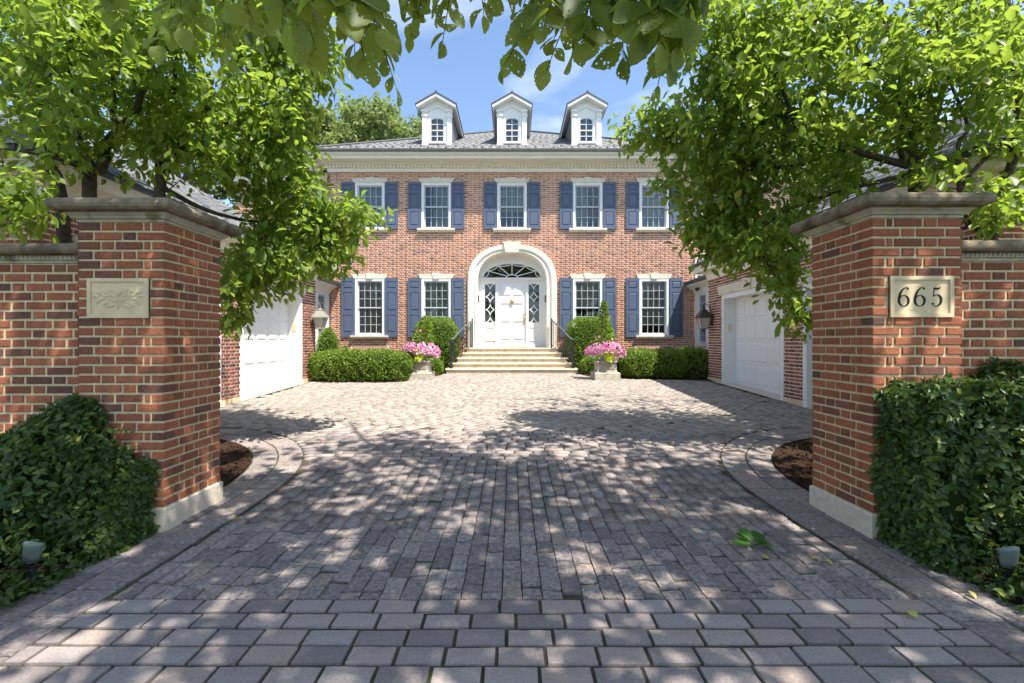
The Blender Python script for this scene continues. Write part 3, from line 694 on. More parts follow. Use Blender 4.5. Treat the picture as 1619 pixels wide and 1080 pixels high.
def make_window(H, rows, name='window', curtain=False, W=WW, cols=4, trim=True, c=0.085, halfs=2):
    """origin: bottom centre of the opening in the wall plane, y into the house"""
    mb = MB(); h = W/2
    mb.box(-h, -h+c, -0.035, 0.16, 0, H).box(h-c, h, -0.035, 0.16, 0, H).box(-h+c, h-c, -0.034, 0.16, H-c, H).box(-h+c, h-c, -0.034, 0.16, 0, 0.045)
    win = mb.build(name, M_white, None, local=True)
    iw = W-2*c; z0, z1 = 0.045, H-c; zm = (z0+z1)/2
    for (a, b, yo) in ((zm-0.02, z1, 0.03), (z0, zm+0.02, 0.07)) if halfs == 2 else ((z0, z1, 0.03),):
        st = 0.042; mb = MB(); y0, y1 = yo, yo+0.035
        mb.box(-iw/2, -iw/2+st, y0, y1, a, b).box(iw/2-st, iw/2, y0, y1, a, b).box(-iw/2+st, iw/2-st, y0, y1, b-st, b).box(-iw/2+st, iw/2-st, y0, y1, a, a+st)
        gx0, gx1, gz0, gz1 = -iw/2+st, iw/2-st, a+st, b-st; m = 0.015
        for i in range(1, cols): x = gx0+(gx1-gx0)*i/cols; mb.box(x-m/2, x+m/2, y0+0.004, y1-0.002, gz0, gz1)
        for j in range(1, rows):
            z = gz0+(gz1-gz0)*j/rows
            for i in range(cols):
                xa = gx0+(gx1-gx0)*i/cols+(m/2 if i else 0); xb = gx0+(gx1-gx0)*(i+1)/cols-(m/2 if i < cols-1 else 0); mb.box(xa, xb, y0+0.004, y1-0.002, z-m/2, z+m/2)
        mb.build('sash', M_sash, win, local=True)
        pw, ph = (gx1-gx0)/cols, (gz1-gz0)/rows
        pm = MB().box(-pw/2+0.004, pw/2-0.004, 0, 0.004, -ph/2+0.004, ph/2-0.004).mesh('pane', M_glass)
        for i in range(cols):
            for j in range(rows):
                link('pane', pm, win, (gx0+pw*(i+0.5), yo+0.018, gz0+ph*(j+0.5)), (random.uniform(-1, 1)*0.006, 0, random.uniform(-1, 1)*0.006))
    V = []; F = []; n = 36                                            # folded drape or shade behind the glass
    for i in range(n+1):
        x = -iw/2+iw*i/n; yv = 0.155+(0.025*math.sin(i*1.1)+0.012*math.sin(i*2.7) if curtain else -0.02); V += [(x, yv, z0), (x, yv, z1)]
    for i in range(n): F.append((2*i, 2*i+2, 2*i+3, 2*i+1))
    mb = MB(); mb.add(V, F); mb.build('curtain' if curtain else 'roller_shade', M_curtain if curtain else M_blind, win, local=True)
    MB().box(-h-0.02, h+0.02, 0.42, 0.44, -0.02, H+0.02).build('backing', M_dark, win, local=True)
    if trim:
        k = 0.165; mb = MB(); mb.poly([(-h-0.05, -0.045, H+0.004), (-h-0.11, -0.045, H+k), (h+0.11, -0.045, H+k), (h+0.05, -0.045, H+0.004)], 0.1, 1); lin = mb.build('lintel', M_trim, win, local=True)
        MB().poly([(-0.11, -0.065, H-0.0), (-0.15, -0.065, H+k+0.035), (0.15, -0.065, H+k+0.035), (0.11, -0.065, H-0.0)], 0.11, 1).build('keystone', M_trim, win, local=True)
        mb = MB(); mb.poly([(-h-0.14, -0.13, -0.004), (-h-0.14, -0.13, -0.06), (-h-0.14, -0.09, -0.125), (-h-0.14, 0.05, -0.125), (-h-0.14, 0.05, -0.0)], W+0.28, 0); mb.build('sill', M_trim, win, local=True)
    return win
def place(o, loc, parent): o.parent = parent; o.location = Vector(loc)-world_off(parent); return o
w2 = make_window(W2[1]-W2[0], 2, curtain=True); w1 = make_window(W1[1]-W1[0], 3)
def redrape(win, part, dx, dz, sx, sz):
    for ch in win.children:
        if ch.name.split('.')[0] == part: ch.scale = (sx, 1, sz); ch.location = (dx, 0, dz)
w2c = [copy_tree(w2) for _ in range(4)]; w1c = [copy_tree(w1) for _ in range(3)]
for i, x in enumerate(X2): place(w2 if i == 0 else w2c[i-1], (x, YH, W2[0]), house)
redrape(w2c[0], 'curtain', 0.14, 0, 0.62, 1); redrape(w2c[1], 'curtain', 0, 0.62, 1, 0.6); redrape(w2c[2], 'curtain', -0.2, 0, 0.5, 1)
redrape(w1c[0], 'roller_shade', 0, 0.75, 1, 0.61); redrape(w1c[1], 'roller_shade', 0, 0.95, 1, 0.51); redrape(w1c[2], 'roller_shade', 0, 0.35, 1, 0.81)
for i, x in enumerate(X1): place(w1 if i == 0 else w1c[i-1], (x, YH, W1[0]), house)
def make_shutter(H, W=0.455):
    st = 0.07; mb = MB(); mb.box(-W/2, W/2, -0.05, -0.012, 0, H)
    cuts = [(0.085, 0.375), (0.455, 0.755), (0.83, 0.945)]
    y0, y1 = -0.07, -0.0505
    mb.box(-W/2, -W/2+st, y0, y1, 0, H).box(W/2-st, W/2, y0, y1, 0, H); zs = [0]+[q*H for c in cuts for q in c]+[H]
    for i in range(0, len(zs), 2): mb.box(-W/2+st, W/2-st, y0, y1, zs[i], zs[i+1])
    sh = mb.build('shutter', M_blue, None, local=True)
    for (a, b) in cuts:
        g = 0.018; x0, x1, z0, z1 = -W/2+st+g, W/2-st-g, a*H+g, b*H-g; b_ = 0.02
        m = MB(); m.add([(x0, -0.051, z0), (x1, -0.051, z0), (x1, -0.051, z1), (x0, -0.051, z1), (x0+b_, -0.065, z0+b_), (x1-b_, -0.065, z0+b_), (x1-b_, -0.065, z1-b_), (x0+b_, -0.065, z1-b_)],
                        [(0, 1, 5, 4), (1, 2, 6, 5), (2, 3, 7, 6), (3, 0, 4, 7), (4, 5, 6, 7)])
        m.build('panel', M_blue, sh, local=True)
    return sh
s2 = make_shutter(1.66); s1 = make_shutter(2.08); f2 = f1 = True
for x in X2:
    for s in (-1, 1):
        place(s2 if f2 else copy_tree(s2), (x+s*(WW/2+0.245), YH, W2[0]-0.02), house); f2 = False
for x in X1:
    for s in (-1, 1):
        place(s1 if f1 else copy_tree(s1), (x+s*(WW/2+0.245), YH, W1[0]-0.06), house); f1 = False
# splayed brick flat arches over the basement lights, behind the hedges
for cx in (-5.03, 5.03):
    mb = MB(); n = 22
    for i in range(n):
        t0 = (i-n/2)/(n/2); t1 = t0+2/n*0.72; z0, z1 = 0.95, 1.19
        mb.add([(cx+0.50*t0, YH-0.012, z0), (cx+0.50*t1, YH-0.012, z0), (cx+0.66*t1, YH-0.012, z1), (cx+0.66*t0, YH-0.012, z1), (cx+0.50*t0, YH, z0), (cx+0.50*t1, YH, z0), (cx+0.66*t1, YH, z1), (cx+0.66*t0, YH, z1)],
               [(0, 1, 2, 3), (0, 4, 5, 1), (2, 6, 7, 3), (1, 5, 6, 2), (0, 3, 7, 4)])
    MB().box(cx-0.68, cx+0.68, YH-0.0105, YH-0.0095, 0.93, 1.2).build('flat_arch_mortar', M_hmortar, front)
    me = mb.mesh('flat_arch', M_hbrick); a = me.attributes.new('rnd', 'FLOAT', 'POINT'); a.data.foreach_set('value', [random.uniform(0.2, 0.6) for _ in me.vertices]); off = world_off(front)
    o = link('flat_arch', me, front, tuple(-off)); o['kind'] = 'stuff'
# cornice
def cornice(root, x0, x1, y0, y1, z, k=1.0, dent=True, name='cornice', pk=1.0):
    mb = MB()
    for (a, b, p) in ((-0.06, 0.07, 0.05), (0.07, 0.155, 0.075), (0.155, 0.185, 0.15), (0.185, 0.215, 0.20), (0.215, 0.30, 0.40), (0.30, 0.335, 0.43), (0.335, 0.40, 0.47)):
        p *= k*pk; mb.box(x0-p, x1+p, y0-p, y1+p, z+a*k, z+b*k+0.001)
    c = mb.build(name, M_cream, root)
    if dent:
        mb = MB(); x = x0-0.1
        while x < x1+0.1: mb.box(x, x+0.075, y0-0.17, y0-0.09, z+0.068, z+0.155); x += 0.125
        o = mb.build('dentil_course', M_cream, c); o['kind'] = 'stuff'
    p = 0.52*k*pk; mb = MB(); mb.box(x0-p, x1+p, y0-p, y0-p+0.12, z+0.402*k, z+0.48*k).box(x0-p, x0-p+0.12, y0-p+0.12, y1+p, z+0.402*k, z+0.48*k).box(x1+p-0.12, x1+p, y0-p+0.12, y1+p, z+0.402*k, z+0.48*k)
    x = x0-p+0.35
    while x < x1+p: mb.box(x, x+0.03, y0-p-0.012, y0-p, z+0.39*k, z+0.485*k); x += 0.74
    mb.build('gutter', M_gutter, root)
    return c
cornice(house, -HW, HW, YH, YH+9.6, WTOP, 1.0, True, 'cornice', 1.38)
# hip roofs with slates
def slates(name, parent, A, B, Ctop, Dtop, rowh=0.17, sw=0.25, mat=None):
    """quad A-B (eave) to D-C (top edge): overlapping slates in rows"""
    A, B, Ct, Dt = map(Vector, (A, B, Ctop, Dtop)); nrm = (B-A).cross(Dt-A).normalized()
    if nrm.z < 0: nrm = -nrm
    H = ((Dt-A)-(B-A).normalized()*((Dt-A).dot((B-A).normalized()))).length; n = max(1, int(H/rowh)); U = (B-A).normalized(); V = nrm.cross(U)
    if V.z < 0: V = -V
    C = []; Hs = []; off = world_off(parent)
    for i in range(n):
        t = (i+0.5)/n; a = A.lerp(Dt, t); b = B.lerp(Ct, t); ln = (b-a).dot(U); x = random.uniform(-sw, 0)
        while x < ln:
            w_ = random.uniform(0.85, 1.15)*sw; e = min(x+w_, ln); x0 = max(x, 0)
            if e-x0 > 0.03: C.append(tuple(a+U*((x0+e)/2)+nrm*random.uniform(0.012, 0.02)-off)); Hs.append(((e-x0)/2-0.003, rowh*0.56, 0.02))
            x += w_
    C = np.array(C); Hs = np.array(Hs)
    Vt = (V-nrm*0.07).normalized(); N2 = (nrm+V*0.07).normalized()
    o = link(name, many_boxes(name, C, Hs, tuple(U), tuple(Vt), tuple(N2), mat or M_slate, RNG.random(len(C)), 0.003), parent); o['kind'] = 'stuff'; return o
ez = WTOP+0.47; EX, EY0, EY1 = HW+0.65, YH-0.65, 26.7; RY = (EY0+EY1)/2; RX = 0.97; RZ = ez+3.45
def hip_roof(root, x0, x1, y0, y1, z, ra, rb, name='roof'):
    """ridge from ra to rb (points)"""
    mb = MB(); mb.add([(x0, y0, z), (x1, y0, z), (x1, y1, z), (x0, y1, z), ra, rb], [])
    if abs(ra[1]-rb[1]) < 1e-6: mb.f += [(0, 1, 5, 4), (1, 2, 5), (2, 3, 4, 5), (3, 0, 4), (0, 3, 2, 1)]
    else: mb.f += [(0, 1, 4), (1, 2, 5, 4), (2, 3, 5), (3, 0, 4, 5), (0, 3, 2, 1)]
    return mb.build(name, M_slateflat, root)
roof = hip_roof(house, -EX, EX, EY0, EY1, ez, (-RX, RY, RZ), (RX, RY, RZ))
slates('slates', roof, (-EX, EY0, ez), (EX, EY0, ez), (RX, RY, RZ), (-RX, RY, RZ))
for s in (-1, 1): slates('slates', roof, (s*EX, EY0, ez), (s*EX, EY1, ez), (s*RX, RY, RZ), (s*RX, RY, RZ))
mb = MB(); 
for s in (-1, 1): mb.tube([(s*EX, EY0, ez+0.02), (s*RX, RY, RZ+0.03)], 0.06, 6)
mb.tube([(-RX, RY, RZ+0.03), (RX, RY, RZ+0.03)], 0.06, 6); mb.build('ridge', M_gutter, roof)
gm_ = MB().box(-0.02, 0.02, -0.03, 0.04, 0, 0.07).mesh('snow_guard', M_gutter)
for j, yy_ in ((0, EY0+0.28), (1, EY0+0.6)):
    x = -6.0+0.3*j
    while x < 6.0: link('snow_guard', gm_, roof, Vector((x, yy_, ez+(yy_-EY0)*(RZ-ez)/(RY-EY0)))-world_off(roof)); x += 0.62
def roof_z(Y): return ez+(Y-EY0)*(RZ-ez)/(RY-EY0)
# dormers
def make_dormer():
    """local origin: centre of dormer front at the roof line, y backward"""
    Wd, Hw, Hp = 0.54, 1.10, 1.92; D = 2.6
    mb = MB()                                     # front board with arched window opening built from strips
    ww, z0, zs, ah = 0.25, 0.10, 0.92, 0.13
    def half(z): return 0 if z < z0 or z > zs+ah else ww if z <= zs else ww*math.sqrt(max(0, 1-((z-zs)/ah)**2))
    zc = [0.0, z0]+[z0+(zs-z0)]+[zs+ah*i/8 for i in range(1, 9)]
    for a, b in zip(zc, zc[1:]):
        h = half((a+b)/2)
        if h <= 0: mb.box(-0.40, 0.40, 0, 0.06, a, b)
        else: mb.box(-0.40, -h, 0, 0.06, a, b).box(h, 0.40, 0, 0.06, a, b)
    mb.poly([(-0.40, 0, zs+ah), (0.40, 0, zs+ah), (0.40, 0, 1.32), (0.54, 0, 1.32), (0.54, 0, 1.42), (0, 0, 1.84), (-0.54, 0, 1.42), (-0.54, 0, 1.32), (-0.40, 0, 1.32)], 0.06, 1)
    d = mb.build('dormer', M_white, None, local=True)
    for s in (-1, 1):
        m = MB(); a, b = sorted((s*0.37, s*0.54)); m.box(a, b, -0.06, 0.06, -0.1, 1.04).box(a-0.015, b+0.015, -0.075, 0.06, 1.04, 1.08).box(a-0.03, b+0.03, -0.09, 0.06, 1.08, 1.13).box(a, b, -0.055, 0.06, 1.13, 1.24).box(a-0.03, b+0.03, -0.1, 0.06, 1.24, 1.32).box(a-0.015, b+0.015, -0.075, 0.06, -0.1, 0.02)
        m.build('pilaster', M_white, d, local=True)
        m = MB(); m.add([(s*0.53, 0.03, -0.1), (s*0.53, 0.03, 1.45), (s*0.53, D, 1.45)], [(0, 1, 2)]); m.build('cheek', M_slate_plain, d, local=True)
    m = MB()                                      # pediment moulding: shallow gable over the window
    for s in (-1, 1): m.add([(0, -0.05, 1.45), (s*0.34, -0.05, 1.27), (s*0.34, -0.05, 1.32), (0, -0.05, 1.51), (0, 0.01, 1.45), (s*0.34, 0.01, 1.27), (s*0.34, 0.01, 1.32), (0, 0.01, 1.51)], [(0, 1, 2, 3), (0, 4, 5, 1), (3, 2, 6, 7), (1, 5, 6, 2)])
    m.build('pediment_moulding', M_white, d, local=True)
    # arched sash 2x4 panes
    m = MB(); st = 0.03
    m.box(-ww, -ww+st, 0.02, 0.05, z0, zs).box(ww-st, ww, 0.02, 0.05, z0, zs).box(-ww+st, ww-st, 0.02, 0.05, z0, z0+0.045).box(-ww+st, ww-st, 0.015, 0.05, 0.54, 0.58).box(-0.011, 0.011, 0.022, 0.048, z0+0.045, 0.54).box(-0.011, 0.011, 0.022, 0.048, 0.58, zs+ah-0.02)
    for z in (0.34, 0.80): m.box(-ww+st, -0.011, 0.022, 0.048, z-0.011, z+0.011).box(0.011, ww-st, 0.022, 0.048, z-0.011, z+0.011)
    for i in range(12):
        t0, t1 = PI*i/12, PI*(i+1)/12
        q = [(ww*math.cos(t), zs+ah*math.sin(t)) for t in (t0, t1)]+[((ww-st)*math.cos(t), zs+(ah-st)*math.sin(t)) for t in (t1, t0)]
        m.poly([(x, 0.02, z) for x, z in q], 0.03, 1)
    m.build('sash', M_white, d, local=True)
    for (a, b) in ((z0+0.045, 0.34), (0.34, 0.54), (0.58, 0.80)):
        for s in (-1, 1): MB().box(*sorted((s*0.012, s*(ww-st))), 0.034, 0.038, a, b).build('pane', M_glass, d, local=True)
    for s in (-1, 1): MB().poly([(s*0.012, 0.034, 0.80), (s*(ww-st), 0.034, 0.80), (s*(ww-st), 0.034, zs)]+[(s*(ww-st)*math.cos(t), 0.034, zs+(ah-st)*math.sin(t)) for t in (0.4, 0.8, 1.15)]+[(s*0.012, 0.034, zs+ah-st)], 0.004, 1).build('pane', M_glass, d, local=True)
    MB().box(-0.34, 0.34, 0.12, 0.14, 0.05, 1.10).build('roller_shade', M_dorshade, d, local=True)
    MB().box(-0.32, 0.32, -0.07, 0.02, 0.02, 0.095).build('sill', M_white, d, local=True)
    # roof: two slopes with deep white soffits
    ov = 0.27
    for s in (-1, 1):
        ex, ezz, pz = s*0.75, 1.46, 1.91
        m = MB(); m.add([(0, -ov, pz), (ex, -ov, ezz), (ex, D, ezz), (0, D, pz), (0, -ov, pz-0.05), (ex, -ov, ezz-0.05), (ex, D, ezz-0.05), (0, D, pz-0.05)], [(0, 1, 2, 3), (4, 7, 6, 5), (0, 4, 5, 1), (1, 5, 6, 2)])
        m.build('roof', M_gutter, d, local=True)
        m = MB(); m.add([(0, -ov+0.02, pz-0.052), (ex*0.97, -ov+0.02, ezz-0.04), (ex*0.97, D, ezz-0.04), (0, D, pz-0.052), (0, -ov+0.02, pz-0.16), (ex*0.93, -ov+0.02, ezz-0.13), (ex*0.93, D, ezz-0.13), (0, D, pz-0.16)], [(0, 1, 2, 3), (4, 7, 6, 5), (0, 4, 5, 1), (1, 5, 6, 2)])
        m.build('soffit', M_white, d, local=True)
    MB().box(-0.02, 0.02, -ov-0.02, -ov+0.04, 1.90, 1.95).build('finial', M_gutter, d, local=True)
    return d
M_slate_plain = mat('slate_cheek', (0.13, 0.135, 0.145), 0.6, 0.4, var=0.25, nscale=20)
M_dorshade = mat('dormer_shade', (0.12, 0.16, 0.24), 0.6, 0.3)
YD = 15.9; dm = make_dormer(); dm.scale = (1, 1, 0.94)
for i, x in enumerate((-2.74, 0, 2.72)): place(dm if i == 0 else copy_tree(dm), (x, YD, roof_z(YD)+0.02), house)
# arched entrance: moulded surround, reveal, back panel, door, sidelights, fanlight
def arch_sweep(mb, prof, e=2.35, n=28):
    """prof: list of (width, rise, y) rings along the arch"""
    rings = [[(x, y, z) for x, z in arch_pts(wd, ASP, h, n, e)] for wd, h, y in prof]; m = len(rings[0])
    P = [p for r in rings for p in r]
    mb.add(P, [(k*m+i, k*m+i+1, (k+1)*m+i+1, (k+1)*m+i) for k in range(len(rings)-1) for i in range(m-1)])
y_ = YH; mb = MB()
arch_sweep(mb, [(AO, AH, y_), (AO, AH, y_-0.085), (AO-0.05, AH-0.045, y_-0.115), (AO-0.17, AH-0.14, y_-0.10), (AO-0.185, AH-0.15, y_-0.045), (AO-0.255, AH-0.2, y_-0.02), (AO-0.275, AH-0.215, y_-0.07), (AI+0.02, AHI+0.02, y_-0.07), (AI, AHI, y_-0.05), (AI, AHI, y_+0.40)])
surround = mb.build('door_surround', M_cream, house)
MB().poly([(-0.23, y_-0.16, ASP+AHI-0.03), (-0.31, y_-0.16, ASP+AH+0.10), (0.31, y_-0.16, ASP+AH+0.10), (0.23, y_-0.16, ASP+AHI-0.03)], 0.2, 1).build('keystone', M_trim, surround)
YB = y_+0.385
mb = MB(); FW, FZ, FHH = 1.03, 3.67, 0.50
pts = arch_pts(AI+0.03, ASP, AHI+0.03, 28, 2.35, LAND)
# back board assembled around the openings
SL = (0.60, 0.985); SZ = (2.04, 3.44); DW = 0.50; DZ = (1.29, 3.50)
mb.box(-AI-0.02, -SL[1], YB, YB+0.05, LAND, FZ).box(SL[1], AI+0.02, YB, YB+0.05, LAND, FZ)
for s in (-1, 1):
    a, b = sorted((s*SL[0], s*SL[1])); mb.box(a, b, YB, YB+0.05, LAND, SZ[0]).box(a, b, YB, YB+0.05, SZ[1], FZ)
    a, b = sorted((s*DW, s*SL[0])); mb.box(a, b, YB-0.05, YB+0.05, LAND, FZ)
mb.box(-DW, DW, YB-0.03, YB+0.05, DZ[1], FZ).box(-DW, DW, YB-0.04, YB+0.05, LAND, DZ[0])
zs_ = [FZ+0.03*i for i in range(0, 31)]
for a, b in zip(zs_, zs_[1:]):
    m_ = (a+b)/2; ho = arch_half(m_, AI+0.02, ASP, AHI+0.02); hi = FW*math.sqrt(max(0, 1-((m_-FZ)/FHH)**2)) if m_ < FZ+FHH else 0
    if ho <= 0.01: continue
    if hi > 0: mb.box(-ho, -hi, YB, YB+0.05, a, b).box(hi, ho, YB, YB+0.05, a, b)
    else: mb.box(-ho, ho, YB, YB+0.05, a, b)
mb.box(-FW-0.1, FW+0.1, YB-0.09, YB+0.0, FZ-0.075, FZ-0.02)      # transom moulding
mb.box(-AI-0.02, AI+0.02, YB-0.06, YB-0.052, LAND, LAND+0.14)
entry = mb.build('entry_panelling', M_white, house)
# elliptical soffit moulding over the fanlight
mb = MB(); n = 24
for i in range(n):
    q = []
    for t, k in ((PI*i/n, 1.0), (PI*(i+1)/n, 1.0), (PI*(i+1)/n, 1.13), (PI*i/n, 1.13)): q.append((FW*k*math.cos(t), YB-0.03, FZ+FHH*(k if k == 1 else 1.2)*math.sin(t)))
    mb.poly(q, 0.04, 1)
mb.build('fanlight_moulding', M_white, entry)
mb = MB(); mb.poly([(FW*math.cos(PI*i/n), YB+0.03, FZ+FHH*math.sin(PI*i/n)) for i in range(n+1)], 0.006, 1); fan = mb.build('fanlight', M_glass, house)
mb = MB(); br = 0.014
def bar(mb, pts, r, y, d=0.02): ribbon(mb, pts, [2*r]*len(pts), y, d)
hub = 0.20
bar(mb, [(hub*math.cos(PI*i/12), FZ+hub*0.55*math.sin(PI*i/12)) for i in range(13)], 0.018, YB+0.025)
spk = [PI*k/6 for k in range(1, 6)]
ang = [0.0]+spk+[PI]
for t in spk: bar(mb, [(hub*math.cos(t), FZ+hub*0.55*math.sin(t)), (FW*0.98*math.cos(t), FZ+FHH*0.98*math.sin(t))], 0.014, YB+0.025)
for a, b in zip(ang, ang[1:]):
    p, q = (FW*math.cos(a), FHH*math.sin(a)), (FW*math.cos(b), FHH*math.sin(b)); m_ = ((p[0]+q[0])/2*0.80, (p[1]+q[1])/2*0.80)
    bar(mb, [((1-t)**2*p[0]+2*t*(1-t)*m_[0]+t*t*q[0], FZ+(1-t)**2*p[1]+2*t*(1-t)*m_[1]+t*t*q[1]) for t in [i/8 for i in range(9)]], 0.013, YB+0.024)
mb.build('tracery', M_white, fan)
for s in (-1, 1):
    xa, xb = sorted((s*SL[0], s*SL[1])); xm = (xa+xb)/2
    gl = MB().box(xa, xb, YB+0.03, YB+0.036, SZ[0], SZ[1]).build('sidelight', M_glass, house)
    mb = MB(); hgt = (SZ[1]-SZ[0])/3; rx = (xb-xa)/2
    for k in range(3):
        zc = SZ[0]+hgt*(k+0.5)
        for q in (-1, 1): bar(mb, [(xm+q*rx*(1-1.0*math.cos(t)), zc+hgt/2*math.sin(t)) for t in [-PI/2+PI*i/12 for i in range(13)]], 0.014, YB+0.025)
    mb.build('tracery', M_white, gl)
    m = MB(); m.box(xa+0.0, xb, YB-0.02, YB, LAND+0.24, LAND+0.30).box(xa, xb, YB-0.02, YB, SZ[0]-0.18, SZ[0]-0.12).box(xa, xa+0.05, YB-0.02, YB, LAND+0.30, SZ[0]-0.18).box(xb-0.05, xb, YB-0.02, YB, LAND+0.30, SZ[0]-0.18); m.build('panel_moulding', M_white, entry)
MB().box(-AI, AI, YB+0.3, YB+0.31, LAND, FZ+FHH+0.1).build('hall_interior', M_dark, house)
door = MB().box(-DW+0.004, DW-0.004, YB-0.0, YB+0.045, DZ[0], DZ[1]).build('door', M_white, house)
for (a, b) in ((0.06, 0.30), (0.345, 0.595), (0.64, 0.735), (0.78, 0.95)):
    for s in (-1, 1):
        xa, xb = sorted((s*0.045, s*0.40)); H = DZ[1]-DZ[0]; z0, z1 = DZ[0]+a*H, DZ[0]+b*H; i = 0.035
        MB().add([(xa, YB-0.001, z0), (xb, YB-0.001, z0), (xb, YB-0.001, z1), (xa, YB-0.001, z1), (xa+i, YB-0.022, z0+i), (xb-i, YB-0.022, z0+i), (xb-i, YB-0.022, z1-i), (xa+i, YB-0.022, z1-i)],
                 [(0, 1, 5, 4), (1, 2, 6, 5), (2, 3, 7, 6), (3, 0, 4, 7), (4, 5, 6, 7)]).build('panel', M_white, door)
mb = MB(); mb.box(0.415, 0.465, YB-0.018, YB, 1.98, 2.36).tube([(0.44, YB-0.02, 2.06), (0.44, YB-0.07, 2.08), (0.44, YB-0.075, 2.2), (0.44, YB-0.02, 2.26)], 0.012, 6); mb.build('handle', M_brass, door)
mb = MB(); mb.lathe([(0.0, -0.10), (0.06, -0.085), (0.075, -0.02), (0.05, 0.06), (0.0, 0.09)], (0, YB-0.025, 2.83), 12); mb.build('knocker', M_brass, door)
for s in (-1, 1): MB().box(s*1.19-0.02, s*1.19+0.02, YH+0.1, YH+0.16, 2.75, 3.0).build('door_hook', M_iron, surround)
# side wings, set back
for s in (-1, 1):
    YW = 16.3; hol = [(7.6-WW/2, 7.6+WW/2, W2[0], W2[1])]; extra = []
    if s > 0: extra = [(6.86, 7.42, 3.3, 4.45)]
    if s > 0: brick_face(house, 'wing_wall', 'brick_courses', (0, YW, 0), (1, 0, 0), (0, -1, 0), HW, 10.4, ZH, WTOP+0.1, hol+extra)
    else: brick_face(house, 'wing_wall', 'brick_courses', (0, YW, 0), (-1, 0, 0), (0, -1, 0), HW, 10.4, ZH, WTOP+0.1, hol)
    place(copy_tree(w2), (s*7.6, YW, W2[0]), house)
    for q in (-1, 1): place(copy_tree(s2), (s*7.6+q*(WW/2+0.245), YW, W2[0]-0.02), house)
    if s > 0: place(make_window(1.15, 3, W=0.56, cols=3), (7.14, YW, 3.3), house)
    a, b = sorted((s*(HW+0.02), s*10.4)); cornice(house, a+(0.5 if s > 0 else 0), b-(0.5 if s < 0 else 0), YW, YW+7, WTOP, 1.0, False, 'wing_cornice')
    a2, b2 = (HW-1, 10.87) if s > 0 else (-10.87, -HW+1)
    wr = hip_roof(house, a2, b2, YW-0.47, 24.5, ez, ((7.0 if s > 0 else -7.0), 20.1, ez+2.1), ((7.6 if s > 0 else -7.6), 20.1, ez+2.1), 'wing_roof')

# steps
st = thing('stone_steps', 'flared pale stone steps leading up to the white front door', 'steps', (0, 14.4, ZH))
NR = 5; RI = (LAND-ZH)/NR
for k in range(NR):
    yf = 13.68+0.33*k; hw_ = 2.10-(2.10-1.60)*k/4; z0 = ZH-0.05 if k == 0 else ZH+RI*k; z1 = ZH+RI*(k+1); yb = YH-0.01
    hb = hw_-0.05
    mb = MB(); mb.box(-hw_+0.03, hw_-0.03, yf+0.035, yb, z0, z1-0.055)
    P = []; n = 5                                                     # rounded nosing slab
    prof = [(yf+0.03, z1-0.056)]+[(yf+0.027-0.027*math.cos(t)*1.0, z1-0.028+0.028*math.sin(t)) for t in [-PI/2+PI*i/n for i in range(n+1)]]
    prof = [(yb, z1-0.056)]+prof+[(yb, z1)]
    mb.poly([(-hw_, a, b) for a, b in prof], 2*hw_, 0)
    mb.build('step', M_step, st)
tag(MB().rbox(-0.32+0.16, 0.62-0.05, 15.05, 15.5, LAND+0.001, LAND+0.02, 0.006).build('doormat', M_mat), 'tan doormat on the landing at the white front door', 'doormat')
# railings
def railing(s):
    t = thing('stair_railing', 'black iron stair railing beside the urn %s' % ('without a tall spike' if s < 0 else 'with the tall flowering spike'), 'railing', (s*1.7, 14.5, ZH), 'iron railings flanking the front steps')
    def path(q):      # q 0 top .. 1 bottom
        return Vector((s*(1.39+0.56*q+0.06*math.sin(PI*q)), 15.22-1.36*q, 0))
    def ztop(q): 
        z = 2.10-0.80*q
        return z+0.10*max(0, (q-0.62)/0.38)**2
    def zbot(q): return 1.22-0.80*q+0.02
    n = 16; qs = [i/n for i in range(n+1)]
    top = [path(q)+Vector((0, 0, ztop(q))) for q in qs]; MB().tube(top, 0.026, 8).build('handrail', mat('worn_iron_rail', (0.10, 0.105, 0.115), 0.3, 0.6), t, smooth=True)
    MB().tube([path(q)+Vector((0, 0, zbot(q))) for q in qs], 0.011, 6).build('bottom_rail', M_iron, t)
    for i in range(1, 12):
        q = i/12; p = path(q); mb = MB(); mb.tube([p+Vector((0, 0, zbot(q))), p+Vector((0, 0, ztop(q)))], 0.012, 6); z = (zbot(q)+ztop(q))/2
        if i % 3 == 0: mb.lathe([(0.009, -0.05), (0.022, -0.02), (0.022, 0.02), (0.009, 0.05)], (p.x, p.y, z), 8)
        mb.build('baluster', M_iron, t)
    for q, r in ((0.0, 0.022), (1.0, 0.03)):
        p = path(q); g = LAND if q == 0 else ZH+RI; mb = MB(); mb.box(p.x-r, p.x+r, p.y-r, p.y+r, g-0.01, ztop(q)-0.01)
        if q == 1: mb.box(p.x-0.05, p.x+0.05, p.y-0.05, p.y+0.05, g, g+0.04); mb.lathe([(0.05, -0.02), (0.055, 0), (0.03, 0.025), (0, 0.03)], (p.x, p.y, ztop(q)), 12)
        else: mb.lathe([(0.02, 0), (0.035, 0.03), (0.02, 0.06), (0, 0.07)], (p.x, p.y, ztop(q)), 10)
        mb.build('newel_post', M_iron, t)
    return t
railing(-1); railing(1)

